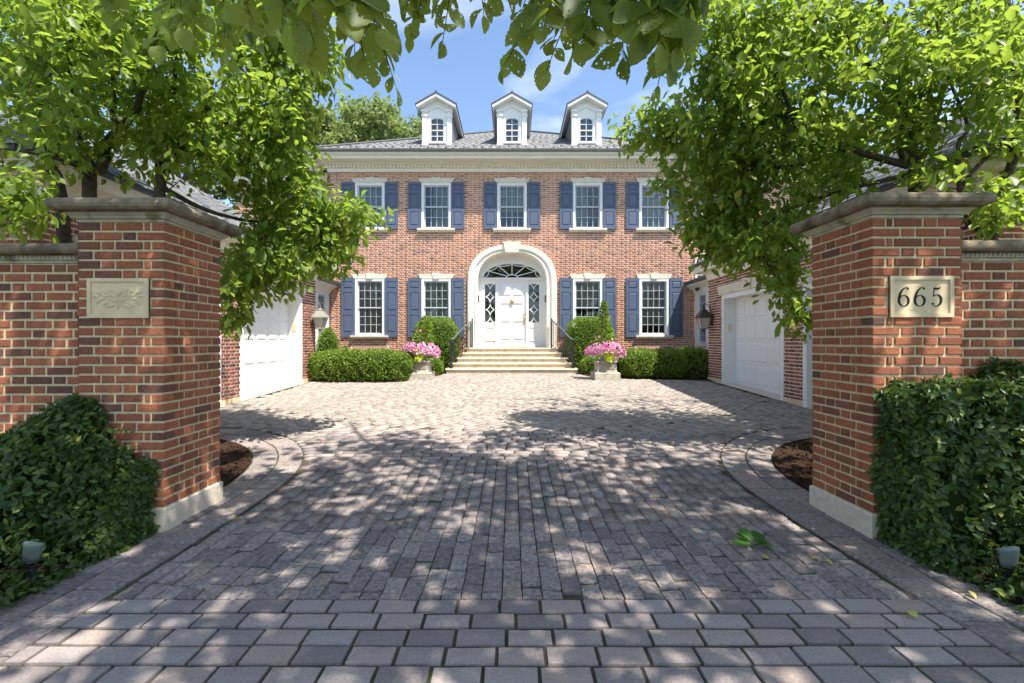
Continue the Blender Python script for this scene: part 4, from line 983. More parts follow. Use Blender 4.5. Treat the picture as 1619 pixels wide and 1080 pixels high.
# ================================================================== GARAGES
def garage(s, label):
    GX = 5.25; GW = 11.0; Y0, Y1 = 4.85, 11.6; top = 3.02
    t = thing('garage_wing', label, 'garage', (s*7.5, 8.2, 0.2), 'brick garage wings facing each other across the court')
    O1, O2 = (8.38, 10.86), (5.35, 7.83); dz = 2.42
    hol = [(a, b, 0.0, gz((a+b)/2)+2.26) for a, b in (O1, O2)]
    brick_face(t, 'court_wall', 'brick_courses', (s*GX, 0, 0), (0, 1, 0), (-s, 0, 0), Y0, Y1, 0.0, top+0.06, hol, 0.3, mat('garage_brick', None, 0.85, 0.2, var=0.2, nscale=40, rnd='attr', ramp=[(0, (0.11, 0.055, 0.048)), (0.25, (0.22, 0.08, 0.055)), (0.7, (0.33, 0.125, 0.08)), (1, (0.38, 0.16, 0.105))]), M_hmortar)
    if s > 0: brick_face(t, 'front_wall', 'brick_courses', (0, Y0, 0), (1, 0, 0), (0, -1, 0), GX, GW, 0.0, top+0.06, (), 0.2, M_brick_a, M_mortar)
    else: brick_face(t, 'front_wall', 'brick_courses', (0, Y0, 0), (-1, 0, 0), (0, -1, 0), GX, GW, 0.0, top+0.06, (), 0.2, M_brick_a, M_mortar)
    brick_face(t, 'end_wall', 'brick_courses', (0, Y1, 0), (s, 0, 0), (0, 1, 0), GX, GW, 0.0, top+0.06)
    for (a, b) in (O1, O2):
        gm = gz((a+b)/2); h = gm+2.26; xd = s*(GX+0.30)
        mb = MB(); mb.box(s*(GX-0.012), s*(GX+0.33), a, a+0.10, gz(a)-0.05, h).box(s*(GX-0.012), s*(GX+0.33), b-0.10, b, gz(b)-0.05, h).box(s*(GX-0.011), s*(GX+0.33), a+0.10, b-0.10, h-0.11, h)
        mb.build('door_frame', M_white, t)
        mb = MB(); mb.poly([(s*(GX-0.04), a-0.10, h+0.004), (s*(GX-0.04), a-0.17, h+0.22), (s*(GX-0.04), b+0.17, h+0.22), (s*(GX-0.04), b+0.10, h+0.004)], s*0.06, 0); lt = mb.build('lintel', M_trim, t)
        c = (a+b)/2; MB().poly([(s*(GX-0.07), c-0.13, h-0.002), (s*(GX-0.07), c-0.18, h+0.26), (s*(GX-0.07), c+0.18, h+0.26), (s*(GX-0.07), c+0.13, h-0.002)], s*0.08, 0).build('keystone', M_trim, lt)
        y0, y1 = a+0.10, b-0.10; z0 = gm-0.0
        dr = MB().box(xd, xd+s*0.05, y0, y1, gz(a)-0.03, h-0.11).build('garage_door', M_white, t)
        rows, cols = 4, 5; z0 = gm+0.06; ph = (h-0.13-z0)/rows; pw = (y1-y0)/cols
        for i in range(cols):
            for j in range(rows):
                q0, q1, p0, p1 = y0+pw*i+0.055, y0+pw*(i+1)-0.055, z0+ph*j+0.055, z0+ph*(j+1)-0.05; k = 0.018; x0 = xd-s*0.001; x1 = xd-s*0.016
                MB().add([(x0, q0, p0), (x0, q1, p0), (x0, q1, p1), (x0, q0, p1), (x1, q0+k, p0+k), (x1, q1-k, p0+k), (x1, q1-k, p1-k), (x1, q0+k, p1-k)], [(0, 1, 5, 4), (1, 2, 6, 5), (2, 3, 7, 6), (3, 0, 4, 7), (4, 5, 6, 7)]).build('panel', M_white, dr)
        mb = MB()
        for j in range(1, rows): mb.box(xd-s*0.0015, xd+s*0.01, y0, y1, z0+ph*j-0.004, z0+ph*j+0.001)
        mb.build('section_joint', M_sash, dr)
        mb = MB(); mb.add([(s*(GX-0.06), a-0.05, gz(a)+0.006), (s*(GX-0.06), b+0.05, gz(b)+0.006), (s*(GX+0.4), b+0.05, gz(b)+0.03), (s*(GX+0.4), a-0.05, gz(a)+0.03)], [(0, 1, 2, 3)]); mb.build('threshold', M_plinth, t)
        MB().box(s*(GX+0.10), s*(GX+0.19), b-0.112, b-0.10, gm+1.35, gm+1.52).build('keypad', M_lime, t)
    mb = MB(); mb.box(s*(GX-0.02), s*(GX+0.1), O2[1]+0.0, O1[0], gz(8)-0.05, gz(8)+0.10).box(s*(GX-0.02), s*(GX+0.1), O1[1], Y1+0.02, gz(11)-0.05, gz(11)+0.10).box(s*(GX-0.02), s*(GX+0.1), Y0-0.02, O2[0], -0.05, gz(5)+0.10); mb.build('plinth', M_lime, t)
    a, b = sorted((s*GX, s*GW)); cornice(t, a, b, Y0, Y1, top, 0.75, False)
    e = 0.40; z = top+0.36; rx = s*8.12; x0, x1 = a-e, b+e; rise = (abs(rx)-GX+e)*0.62
    ra, rb = (rx, Y0+2.6, z+rise), (rx, Y1-2.6, z+rise)
    rf = hip_roof(t, x0, x1, Y0-e, Y1+e, z, ra, rb)
    xi = s*(GX-e)
    slates('slates', rf, (xi, Y0-e, z), (xi, Y1+e, z), rb, ra)
    slates('slates', rf, (x0, Y0-e, z), (x1, Y0-e, z), ra, ra)
    slates('slates', rf, (x0, Y1+e, z), (x1, Y1+e, z), rb, rb)
    return t
garage(-1, 'brick garage wing with its white doors in sunlight')
garage(1, 'brick garage wing with its white doors in shade')
# low links between garages and house
def link_wing(s, label):
    X = 6.46; Y0, Y1 = 11.75, 15.36
    t = thing('link_building', label, 'link building', (s*7.2, 13.5, ZH), 'low white links between garages and house')
    a, b = sorted((s*X, s*8.6)); mb = MB(); wy = (14.50, 15.02); wz = (1.30, 2.95)
    mb.box(s*X, s*(X+0.2), Y0, wy[0], ZH-0.05, 3.3).box(s*X, s*(X+0.2), wy[1], Y1, ZH-0.05, 3.3).box(s*X, s*(X+0.2), wy[0], wy[1], ZH-0.05, wz[0]).box(s*X, s*(X+0.2), wy[0], wy[1], wz[1], 3.3)
    mb.box(s*(X+0.2), s*8.6, Y0, Y1, ZH-0.05, 3.25)
    mb.build('wall', M_white, t)
    cols, rows = 3, 7; mb = MB(); fr = 0.05; x0, x1 = sorted((s*(X+0.02), s*(X+0.06)))
    mb.box(x0, x1, wy[0], wy[0]+fr, wz[0], wz[1]).box(x0, x1, wy[1]-fr, wy[1], wz[0], wz[1]).box(x0, x1, wy[0]+fr, wy[1]-fr, wz[1]-fr, wz[1]).box(x0, x1, wy[0]+fr, wy[1]-fr, wz[0], wz[0]+fr)
    gy0, gy1, g0, g1 = wy[0]+fr, wy[1]-fr, wz[0]+fr, wz[1]-fr
    for i in range(1, cols): y = gy0+(gy1-gy0)*i/cols; mb.box(x0, x1, y-0.011, y+0.011, g0, g1)
    for j in range(1, rows):
        z = g0+(g1-g0)*j/rows
        for i in range(cols): mb.box(x0, x1, gy0+(gy1-gy0)*i/cols+(0.011 if i else 0), gy0+(gy1-gy0)*(i+1)/cols-(0.011 if i < cols-1 else 0), z-0.011, z+0.011)
    wn = mb.build('window', M_sash, t)
    for i in range(cols):
        for j in range(rows): MB().box(s*(X+0.035), s*(X+0.04), gy0+(gy1-gy0)*i/cols+0.012, gy0+(gy1-gy0)*(i+1)/cols-0.012, g0+(g1-g0)*j/rows+0.012, g0+(g1-g0)*(j+1)/rows-0.012).build('pane', M_glass, wn)
    MB().box(s*(X+0.15), s*(X+0.16), wy[0], wy[1], wz[0], wz[1]).build('backing', M_dark, wn)
    MB().box(s*(X-0.12), s*(X+0.05), wy[0]-0.1, wy[1]+0.1, wz[0]-0.11, wz[0]).build('sill', M_trim, wn)
    mb = MB(); mb.add([(s*(X-0.002), Y0, 3.0), (s*(X-0.10), Y0, 3.16), (s*(X-0.30), Y0, 3.28), (s*(X-0.30), Y0, 3.36), (s*(X+0.1), Y0, 3.36), (s*(X-0.002), Y1, 3.0), (s*(X-0.10), Y1, 3.16), (s*(X-0.30), Y1, 3.28), (s*(X-0.30), Y1, 3.36), (s*(X+0.1), Y1, 3.36)],
                     [(0, 1, 6, 5), (1, 2, 7, 6), (2, 3, 8, 7), (3, 4, 9, 8), (0, 1, 2, 3, 4), (5, 6, 7, 8, 9)]); mb.build('cove_cornice', M_cream, t)
    MB().box(s*(X-0.40), s*(X-0.295), Y0, Y1, 3.33, 3.43).build('gutter', M_gutter, t)
    mb = MB(); mb.add([(s*(X-0.36), Y0, 3.40), (s*(X-0.36), Y1, 3.40), (s*8.7, Y1, 4.5), (s*8.7, Y0, 4.5), (s*8.7, Y0, 3.25), (s*8.7, Y1, 3.25)], [(0, 1, 2, 3), (0, 3, 4), (1, 5, 2), (3, 2, 5, 4)]); rf = mb.build('roof', M_slateflat, t)
    slates('slates', rf, (s*(X-0.36), Y0, 3.41), (s*(X-0.36), Y1, 3.41), (s*8.7, Y1, 4.51), (s*8.7, Y0, 4.51))
    return t
link_wing(-1, 'low white link building behind the sunlit garage wing'); link_wing(1, 'low white link building behind the shaded garage wing')
def lantern(s, label, metal):
    x, y, zb = s*5.03, 11.40, 1.66
    t = thing('wall_lantern', label, 'lantern', (s*5.24, y, zb), 'lanterns on the garage wing corners')
    mb = MB(); n = 4; cr = lambda r, z: [(x+sx*r, y+sy*r, z) for sx, sy in ((-1,-1),(1,-1),(1,1),(-1,1))]
    V = cr(0.075, zb+0.02)+cr(0.135, zb+0.31); mb.add(V, [(i, (i+1) % 4, 4+(i+1) % 4, 4+i) for i in range(4)]+[(0, 3, 2, 1)]); mb.build('glass', M_lampglass, t)
    mb = MB()
    for i in range(4): mb.tube([V[i], V[4+i]], 0.009, 5); mb.tube([V[i], V[(i+1) % 4]], 0.009, 5); mb.tube([V[4+i], V[4+(i+1) % 4]], 0.010, 5)
    mb.lathe([(0.0, -0.05), (0.03, -0.03), (0.02, 0.0), (0.08, 0.012), (0.0, 0.02)], (x, y, zb), 8); mb.build('frame', metal, t)
    mb = MB(); prof = [(0.175, 0.31), (0.17, 0.335), (0.11, 0.43), (0.07, 0.49), (0.075, 0.51), (0.03, 0.53), (0.02, 0.56), (0.0, 0.585)]
    P = []
    for r, z in prof: P += cr(max(r, 0.002), zb+z)
    mb.add(P, [(k*4+i, k*4+(i+1) % 4, k*4+4+(i+1) % 4, k*4+4+i) for k in range(len(prof)-1) for i in range(4)]+[(0, 1, 2, 3)]); mb.build('roof', metal, t)
    mb = MB(); mb.tube([(s*5.255, y, zb+0.30), (s*5.18, y, zb+0.62), (x+s*0.02, y, zb+0.70), (x, y, zb+0.58)], 0.011, 6).box(*sorted((s*5.225, s*5.26)), y-0.05, y+0.05, zb+0.15, zb+0.42); mb.build('bracket', metal, t)
lantern(-1, 'pale grey lantern on the sunlit garage wing corner', mat('pale_grey_metal', (0.26, 0.25, 0.20), 0.6, 0.4, var=0.2))  # lighter, greyer metal than the lantern opposite
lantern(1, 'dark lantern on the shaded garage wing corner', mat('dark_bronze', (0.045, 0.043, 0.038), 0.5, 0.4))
sc_ = thing('security_camera', 'small dark camera under the eave of the shaded link building', 'camera', (6.3, 14.75, 3.14))
MB().lathe([(0.0, -0.08), (0.05, -0.07), (0.065, -0.02), (0.06, 0.03), (0, 0.04)], (6.28, 14.75, 3.14), 10).build('dome', M_iron, sc_); MB().box(6.26, 6.42, 14.73, 14.77, 3.15, 3.19).build('arm', M_lime, sc_)

# ================================================================== SHRUBS
def shrub_leaves(name, parent, fn, n, size, mat, tmpl=SLEAF, depth=0.12, out=0.7):
    """fn(m) -> surface points and normals"""
    P, N = fn(n); off = world_off(parent)
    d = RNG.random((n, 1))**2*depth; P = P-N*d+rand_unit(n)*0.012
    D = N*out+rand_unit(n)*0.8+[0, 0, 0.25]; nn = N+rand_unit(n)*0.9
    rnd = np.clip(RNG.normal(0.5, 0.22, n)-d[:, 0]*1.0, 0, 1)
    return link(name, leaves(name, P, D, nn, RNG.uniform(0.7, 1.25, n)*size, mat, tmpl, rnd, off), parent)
def superell(c, r, n, e=4.0, lump=0.05, zmin=-9, seed=0):
    """points on a super-ellipsoid with soft lumps"""
    d = rand_unit(n); k = (np.abs(d[:, 0])**e+np.abs(d[:, 1])**e+np.abs(d[:, 2])**e)**(-1/e); P = d*k[:, None]
    N = np.sign(P)*np.abs(P)**(e-1)/np.array(r); N /= np.linalg.norm(N, axis=1, keepdims=True)
    W = P*np.array(r)+np.array(c); l = lump*(np.sin(W[:, 0]*7+seed)+np.sin(W[:, 1]*6+seed*2)+np.sin(W[:, 2]*8+seed)+0.8*np.sin(W[:, 0]*17+W[:, 2]*13))/3
    W = W+N*l[:, None]; W[:, 2] = np.maximum(W[:, 2], zmin+RNG.random(n)*0.06); return W, N
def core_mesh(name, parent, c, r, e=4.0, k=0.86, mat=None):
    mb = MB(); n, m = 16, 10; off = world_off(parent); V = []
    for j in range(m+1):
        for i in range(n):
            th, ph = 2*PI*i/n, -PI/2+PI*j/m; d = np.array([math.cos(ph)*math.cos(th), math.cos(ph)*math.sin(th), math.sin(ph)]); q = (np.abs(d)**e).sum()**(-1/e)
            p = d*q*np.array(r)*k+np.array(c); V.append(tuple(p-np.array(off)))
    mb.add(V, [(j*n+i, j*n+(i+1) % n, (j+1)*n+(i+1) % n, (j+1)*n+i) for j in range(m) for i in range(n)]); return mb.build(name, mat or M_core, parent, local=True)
def shrub(name, label, cat, c, r, n, size, mat, e=4.0, lump=0.05, group=None, seed=0, tilt=None):
    g = gz(c[1]); t = thing(name, label, cat, (c[0], c[1], g), group)
    core_mesh('shadow_core', t, c, r, e)  # near-black filler, inner shade of the shrub painted as a solid
    def fn(m):
        W, N = superell(c, r, m, e, lump, g+0.02, seed); return W, N
    shrub_leaves('foliage', t, fn, n, size, mat, depth=0.10)
    mb = MB()
    for k in range(5): a = random.uniform(0, 6.28); mb.tube([(c[0]+0.15*r[0]*math.cos(a), c[1]+0.15*r[1]*math.sin(a), g-0.03), (c[0]+0.5*r[0]*math.cos(a), c[1]+0.5*r[1]*math.sin(a), c[2])], [0.03, 0.015], 5)
    mb.build('stems', M_bark, t)['kind'] = 'stuff'; return t
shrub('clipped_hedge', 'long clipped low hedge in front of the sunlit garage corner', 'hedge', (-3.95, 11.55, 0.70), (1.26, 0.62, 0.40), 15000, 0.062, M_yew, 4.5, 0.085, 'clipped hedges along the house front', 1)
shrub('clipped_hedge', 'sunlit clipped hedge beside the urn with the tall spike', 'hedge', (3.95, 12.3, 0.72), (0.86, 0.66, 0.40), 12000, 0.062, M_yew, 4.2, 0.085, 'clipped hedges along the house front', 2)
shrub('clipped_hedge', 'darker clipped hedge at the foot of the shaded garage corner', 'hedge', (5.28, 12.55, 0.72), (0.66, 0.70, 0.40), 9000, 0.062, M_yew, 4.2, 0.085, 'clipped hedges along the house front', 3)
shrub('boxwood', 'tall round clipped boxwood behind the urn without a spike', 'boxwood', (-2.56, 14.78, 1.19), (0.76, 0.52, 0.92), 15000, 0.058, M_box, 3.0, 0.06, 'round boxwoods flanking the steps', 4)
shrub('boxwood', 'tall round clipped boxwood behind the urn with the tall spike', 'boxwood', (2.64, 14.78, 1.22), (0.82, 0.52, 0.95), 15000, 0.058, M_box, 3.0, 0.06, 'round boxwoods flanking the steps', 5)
shrub('low_boxwood', 'small low boxwood between the spikeless urn and the steps', 'shrub', (-2.50, 13.6, 0.55), (0.34, 0.3, 0.27), 3500, 0.055, M_box, 2.4, 0.05, None, 6)
shrub('low_boxwood', 'small low boxwood between the spiked urn and the steps', 'shrub', (2.55, 13.55, 0.58), (0.38, 0.32, 0.30), 4000, 0.055, M_box, 2.4, 0.05, None, 7)
shrub('low_boxwood', 'small bright shrub between the long hedge and the urn', 'shrub', (-2.92, 12.35, 0.66), (0.30, 0.28, 0.34), 3000, 0.055, M_box, 2.4, 0.05, None, 8)
shrub('low_boxwood', 'small bright shrub between the spiked urn and the sunlit hedge', 'shrub', (2.98, 12.7, 0.55), (0.22, 0.22, 0.25), 2000, 0.055, M_box, 2.4, 0.05, None, 9)
shrub('cone_shrub', 'pointed cone evergreen in the corner beside the sunlit garage', 'shrub', (-6.02, 14.2, 1.02), (0.34, 0.32, 0.78), 6000, 0.055, M_box, 2.0, 0.04, None, 10)

# urns with flowers
def urn(x, label, flabel, spike):
    y = 11.75; g = gz(y); t = thing('stone_urn', label, 'urn', (x, y, g), 'stone urns flanking the steps')
    mb = MB(); mb.rbox(x-0.335, x+0.335, y-0.335, y+0.335, g-0.03, g+0.20, 0.02); mb.build('base_block', M_urn, t)
    mb = MB(); mb.rbox(x-0.265, x+0.265, y-0.265, y+0.265, g+0.20, g+0.25, 0.015).rbox(x-0.25, x+0.25, y-0.25, y+0.25, g+0.25, g+0.47, 0.01).rbox(x-0.285, x+0.285, y-0.285, y+0.285, g+0.47, g+0.51, 0.015); ped = mb.build('pedestal', M_urn, t)
    MB().box(x-0.20, x+0.20, y-0.262, y-0.2505, g+0.285, g+0.435).build('panel', mat('urn_panel_stone', (0.30, 0.275, 0.23), 0.95, 0.1, var=0.25, nscale=18), ped)
    MB().lathe([(0.0, 0.51), (0.20, 0.51), (0.20, 0.53), (0.13, 0.56), (0.12, 0.59), (0.17, 0.61), (0.29, 0.67), (0.345, 0.74), (0.37, 0.76), (0.37, 0.79), (0.34, 0.79), (0.30, 0.75), (0.0, 0.74)], (x, y, g), 28).build('bowl', M_urn, t, smooth=True)
    f = thing('flower_planting', flabel, 'flowers', (x, y, g+0.75), 'plantings in the urns')
    off = np.array(world_off(f)); c = np.array((x, y, g+0.80))
    def dome(n, r, h):
        d = rand_unit(n); d[:, 2] = np.abs(d[:, 2])*0.9-0.25; return c+d*np.array((r, r*0.8, h)), d
    P, N = dome(1400, 0.42, 0.26); link('greenery', leaves('greenery', P-N*0.04, N+rand_unit(1400)*0.8, N+rand_unit(1400), 0.07, M_box, SLEAF, None, off), f)
    P, N = dome(460, 0.52, 0.30)
    keep = (N[:, 2] < 0.45) | (RNG.random(460) < 0.45); P = P[keep]; N = N[keep]; m = len(P)
    P[:, 2] -= 0.12*RNG.random(m)*(np.abs(N[:, 0]) > 0.6)
    T = np.cross(N, rand_unit(m)); link('blooms', leaves('blooms', P, T, N+rand_unit(m)*0.35, RNG.uniform(0.075, 0.105, m), M_pink, PETAL, None, off), f)['kind'] = 'stuff'
    n = 90; a = RNG.uniform(-2.0, -1.1, n); rr = RNG.uniform(0.33, 0.42, n); P = np.stack([x+rr*np.cos(a)*0.6+0.02, y+rr*np.sin(a), g+0.83-RNG.random(n)*0.30], 1)
    link('trailing_leaves', leaves('trailing_leaves', P, rand_unit(n)*0.6+[0, -0.5, -0.6], rand_unit(n)*0.5+[0, -1, 0.3], 0.085, M_lime_leaf, LEAF, None, off), f)
    hs, cnt = (1.15, 900) if spike else (0.75, 650)
    tz = RNG.random(cnt)**1.3; rad = (0.24*(1-tz)+0.02)*np.sqrt(RNG.random(cnt)) if spike else (0.26*(1-tz*0.7))*np.sqrt(RNG.random(cnt)); a = RNG.uniform(0, 2*PI, cnt)
    cx = x+(-0.02 if spike else 0.05); P = np.stack([cx+rad*np.cos(a)+(0 if spike else 0.12*tz), y+0.05+rad*np.sin(a), g+0.95+tz*hs], 1)
    D = np.stack([np.cos(a), np.sin(a), np.full(cnt, 0.4)], 1)+rand_unit(cnt)*0.5
    link('climber_leaves', leaves('climber_leaves', P, D, rand_unit(cnt)+[0, 0, 0.6], 0.075, M_yew, LEAF, None, off), f)
    n = 26 if spike else 16; i = RNG.integers(0, cnt, n); i = i[tz[i] < 0.6]; Q = P[i]+D[i]*0.05
    link('climber_blooms', leaves('climber_blooms', Q, np.cross(D[i], rand_unit(len(i))), D[i]+[0, -0.6, 0], 0.085, M_blush, PETAL, None, off), f)['kind'] = 'stuff'
    mb = MB()
    for k in range(4): a_ = k*PI/2+0.4; mb.tube([(cx+0.15*math.cos(a_), y+0.05+0.15*math.sin(a_), g+0.76), (cx, y+0.05, g+0.95+hs)], 0.006, 5)
    mb.build('trellis', M_twig, f)
urn(-2.48, 'weathered stone urn whose planting has no tall spike', 'pink petunias with a loose rose climber, no tall spike', False)
urn(2.52, 'weathered stone urn whose planting carries a tall spike', 'pink petunias around a tall narrow flowering spike', True)

# ================================================================== IVY
def ivy(s, label, top, face):
    t = thing('ivy', label, 'ivy', (s*3.2, 2.7, 0), 'ivy banked against the garden walls')
    off = np.array(world_off(t)); P = []; N = []; n = 15000 if s > 0 else 13500
    if s < 0: inner, yb0 = 2.50, 3.10
    else: inner, yb0 = 2.46, 3.0
    X = RNG.uniform(inner, 4.9, n*2); 
    q = RNG.random(n*2)
    if s < 0:   # a loose mound sloping from the pier down to the drive edge
        Ht = 0.84*np.exp(-((X-3.02)/0.46)**2)+0.50*np.clip((X-3.0)/0.8, 0, 1)+0.10
        Ht = np.minimum(Ht, 0.98)*(0.25+0.75*np.clip((X-inner)/0.16, 0, 1)); Yf = np.clip(3.05-(X-inner)*0.25-0.02, 2.25, 3.1); dp = 0.30+0.5*np.clip((X-2.55)/0.9, 0, 1)
    else:       # a squarer, taller bank
        Ht = 1.10-0.05*np.sin(X*5)+0.03*np.sin(X*13); Ht = Ht*(0.70+0.30*np.clip((X-inner-0.03)/0.12, 0, 1)); dp = 0.42+0.18*np.clip((X-2.6)/1.0, 0, 1)
    Yb = yb0+0.1*(X > 3.1); 
    # profile parameter u: 0 at foot (front) .. 1 at the wall top
    u = q; yy_ = Yb-dp*(1-u**2.2); z = Ht*np.where(u < 1, (1-(1-u)**(2.6 if s > 0 else 1.5)), 1)
    if s > 0: z = Ht*(1-(1-np.clip(u/0.55, 0, 1))**1.6); yy_ = np.where(u < 0.55, Yb-dp*(1-0.25*u/0.55), Yb-dp*0.75*(1-(u-0.55)/0.45))
    bump = 0.06*np.sin(X*9+z*7)+0.05*np.sin(X*17-z*15)+0.04*np.sin(z*23)
    ny = np.where(u < 0.6, -1.0, -0.5); nz_ = np.where(u < 0.6, 0.35, 1.0)
    yy_ = yy_+bump*0.8; z = np.maximum(0.03, z+bump*0.4)
    P = np.stack([s*X, yy_, z], 1)[:n]; Nn = np.stack([np.full(n*2, -0.25*s), ny, nz_], 1)[:n]; 
    # ground creepers towards the camera
    m = 13000; gx = RNG.uniform(2.52, 4.7, m); gy = RNG.uniform(0.4, 2.95, m)
    gh = (0.07+0.24*np.clip((gx-2.56)/0.4, 0, 1)+0.05*np.sin(gx*9)*np.sin(gy*11))*RNG.uniform(0.5, 1.05, m)
    G = np.stack([s*gx, gy, gh], 1); P = np.concatenate([P, G]); Nn = np.concatenate([Nn, np.tile([-0.15*s, -0.4, 1.0], (m, 1))])
    # the end of the bank, turned to the drive
    m = 2600; ev = RNG.random(m); ez_ = ev*(0.50 if s < 0 else 1.02); ey = (3.08 if s < 0 else 2.98)-RNG.random(m)*((0.30+0.1*(1-ev)) if s < 0 else 0.42)*(1-0.5*ev**3)
    E = np.stack([s*(inner+0.02+0.03*np.sin(ez_*11)+0.05*ev+RNG.normal(0, 0.012, m)), ey, ez_+0.02], 1); P = np.concatenate([P, E]); Nn = np.concatenate([Nn, np.tile([-1.0*s, -0.5, 0.25], (m, 1))])
    k = len(P); dpt = RNG.random((k, 1))**1.5*0.07; P = P-Nn*dpt*0.8
    P[:, 1] = np.minimum(P[:, 1], (3.07 if s < 0 else 2.97)+0.12*(np.abs(P[:, 0]) > 3.1)); P[:, 2] = np.maximum(P[:, 2], 0.02)
    D = rand_unit(k)*0.9+np.array([0, -0.35, -0.45]); nn = Nn+rand_unit(k)*0.55
    # tone follows the single leaves (old dark ones, young pale ones)
    link('leaves', leaves('leaves', P, D, nn, RNG.uniform(0.034, 0.066, k), M_ivy, LEAF, np.clip(RNG.normal(0.45, 0.24, k), 0, 1), off), t)
    # stems and a few runners up the brick
    mb = MB(); rp = []; rd = []
    for i in range(16):
        x = random.uniform(2.62, 4.4) if s > 0 else random.uniform(2.75, 3.4); ybk = (3.07 if s < 0 else 2.965)+(0.10 if x > 3.1 else 0); z0 = 0.1; pts = []; h = random.uniform(0.6, 1.02)*(1.15 if s > 0 else 0.80)
        xx = x
        for j in range(7): pts.append((s*xx, ybk-0.012-0.01*(j % 2), z0+(h-z0)*j/6)); xx += random.uniform(-0.05, 0.05)
        mb.tube(pts, 0.0035, 4)
        for j in range(26): p = pts[random.randrange(3, 7)]; rp.append((p[0]+random.uniform(-.05, .05), p[1]-0.012, p[2]+random.uniform(-.06, .06)))
    for i in range(140): x = random.uniform(2.6, 4.4); y = random.uniform(1.2, 2.8); mb.tube([(s*x, y, 0.02), (s*(x+random.uniform(-.1, .1)), y+random.uniform(-.1, .1), 0.12), (s*(x+random.uniform(-.15, .15)), y+random.uniform(-.15, .1), 0.2)], 0.003, 4)
    mb.build('stems', M_twig, t)['kind'] = 'stuff'
    k = len(rp); link('runner_leaves', leaves('runner_leaves', rp, rand_unit(k)+[0, -0.4, -0.2], rand_unit(k)*0.6+[0, -1, 0.3], RNG.uniform(0.03, 0.055, k), M_ivy, LEAF, RNG.uniform(0.5, 1, k), off), t)
    # added near-black filler: the shade inside the bank, painted as a solid
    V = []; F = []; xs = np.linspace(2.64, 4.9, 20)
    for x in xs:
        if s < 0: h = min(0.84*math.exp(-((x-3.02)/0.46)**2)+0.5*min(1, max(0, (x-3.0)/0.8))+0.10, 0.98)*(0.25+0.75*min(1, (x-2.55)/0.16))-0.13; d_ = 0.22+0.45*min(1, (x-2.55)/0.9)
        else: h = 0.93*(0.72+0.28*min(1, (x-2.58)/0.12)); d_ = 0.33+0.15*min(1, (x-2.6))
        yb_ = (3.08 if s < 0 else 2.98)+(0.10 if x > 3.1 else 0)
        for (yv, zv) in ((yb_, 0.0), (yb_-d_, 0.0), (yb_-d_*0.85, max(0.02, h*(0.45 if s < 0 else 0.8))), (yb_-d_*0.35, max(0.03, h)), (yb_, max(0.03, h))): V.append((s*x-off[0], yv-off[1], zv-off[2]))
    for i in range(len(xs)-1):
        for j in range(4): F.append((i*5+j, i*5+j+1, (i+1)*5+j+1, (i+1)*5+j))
    F += [(0, 1, 2, 3, 4)]; mb = MB(); mb.add(V, F); mb.build('ivy_shadow_core', M_core, t, local=True)
ivy(-1, 'loose dark ivy mound against the pier with the carved plaque', 0.98, 0)
ivy(1, 'tall dense ivy bank against the pier numbered 665', 1.12, 0)
# garden up-lights in the ivy
def uplight(p, label, tilt):
    t = thing('garden_light', label, 'garden light', p, 'small glass garden lights in the ivy')
    mb = MB(); n = 10; V = []; F = []
    for j in range(5):
        for i in range(n+1):
            a = -1.25+2.5*i/n; r = 0.048+0.018*j/4; V.append((r*math.sin(a)+tilt*j*0.012, -r*math.cos(a)*0.7, 0.05+0.115*j/4+(0.014*math.cos(a*2) if j == 4 else 0)))
    for j in range(4):
        for i in range(n): F.append((j*(n+1)+i, j*(n+1)+i+1, (j+1)*(n+1)+i+1, (j+1)*(n+1)+i))
    mb.add(V, F); o = mb.build('shade', M_frost, t, local=True, smooth=True)
    md = o.modifiers.new('thickness', 'SOLIDIFY'); md.thickness = 0.004
    MB().lathe([(0.0, -0.16), (0.014, -0.16), (0.016, 0.03), (0.04, 0.05), (0.035, 0.07), (0.0, 0.075)], (0, 0, 0), 10).build('stake', M_iron, t, local=True)
uplight(PX(52, 868, 2.42)+Vector((0, 0, -0.115)), 'small glass garden light in the loose ivy mound', 0.5)
uplight(PX(1592, 876, 2.38)+Vector((0, 0, -0.115)), 'small glass garden light in the tall ivy bank', -0.3)

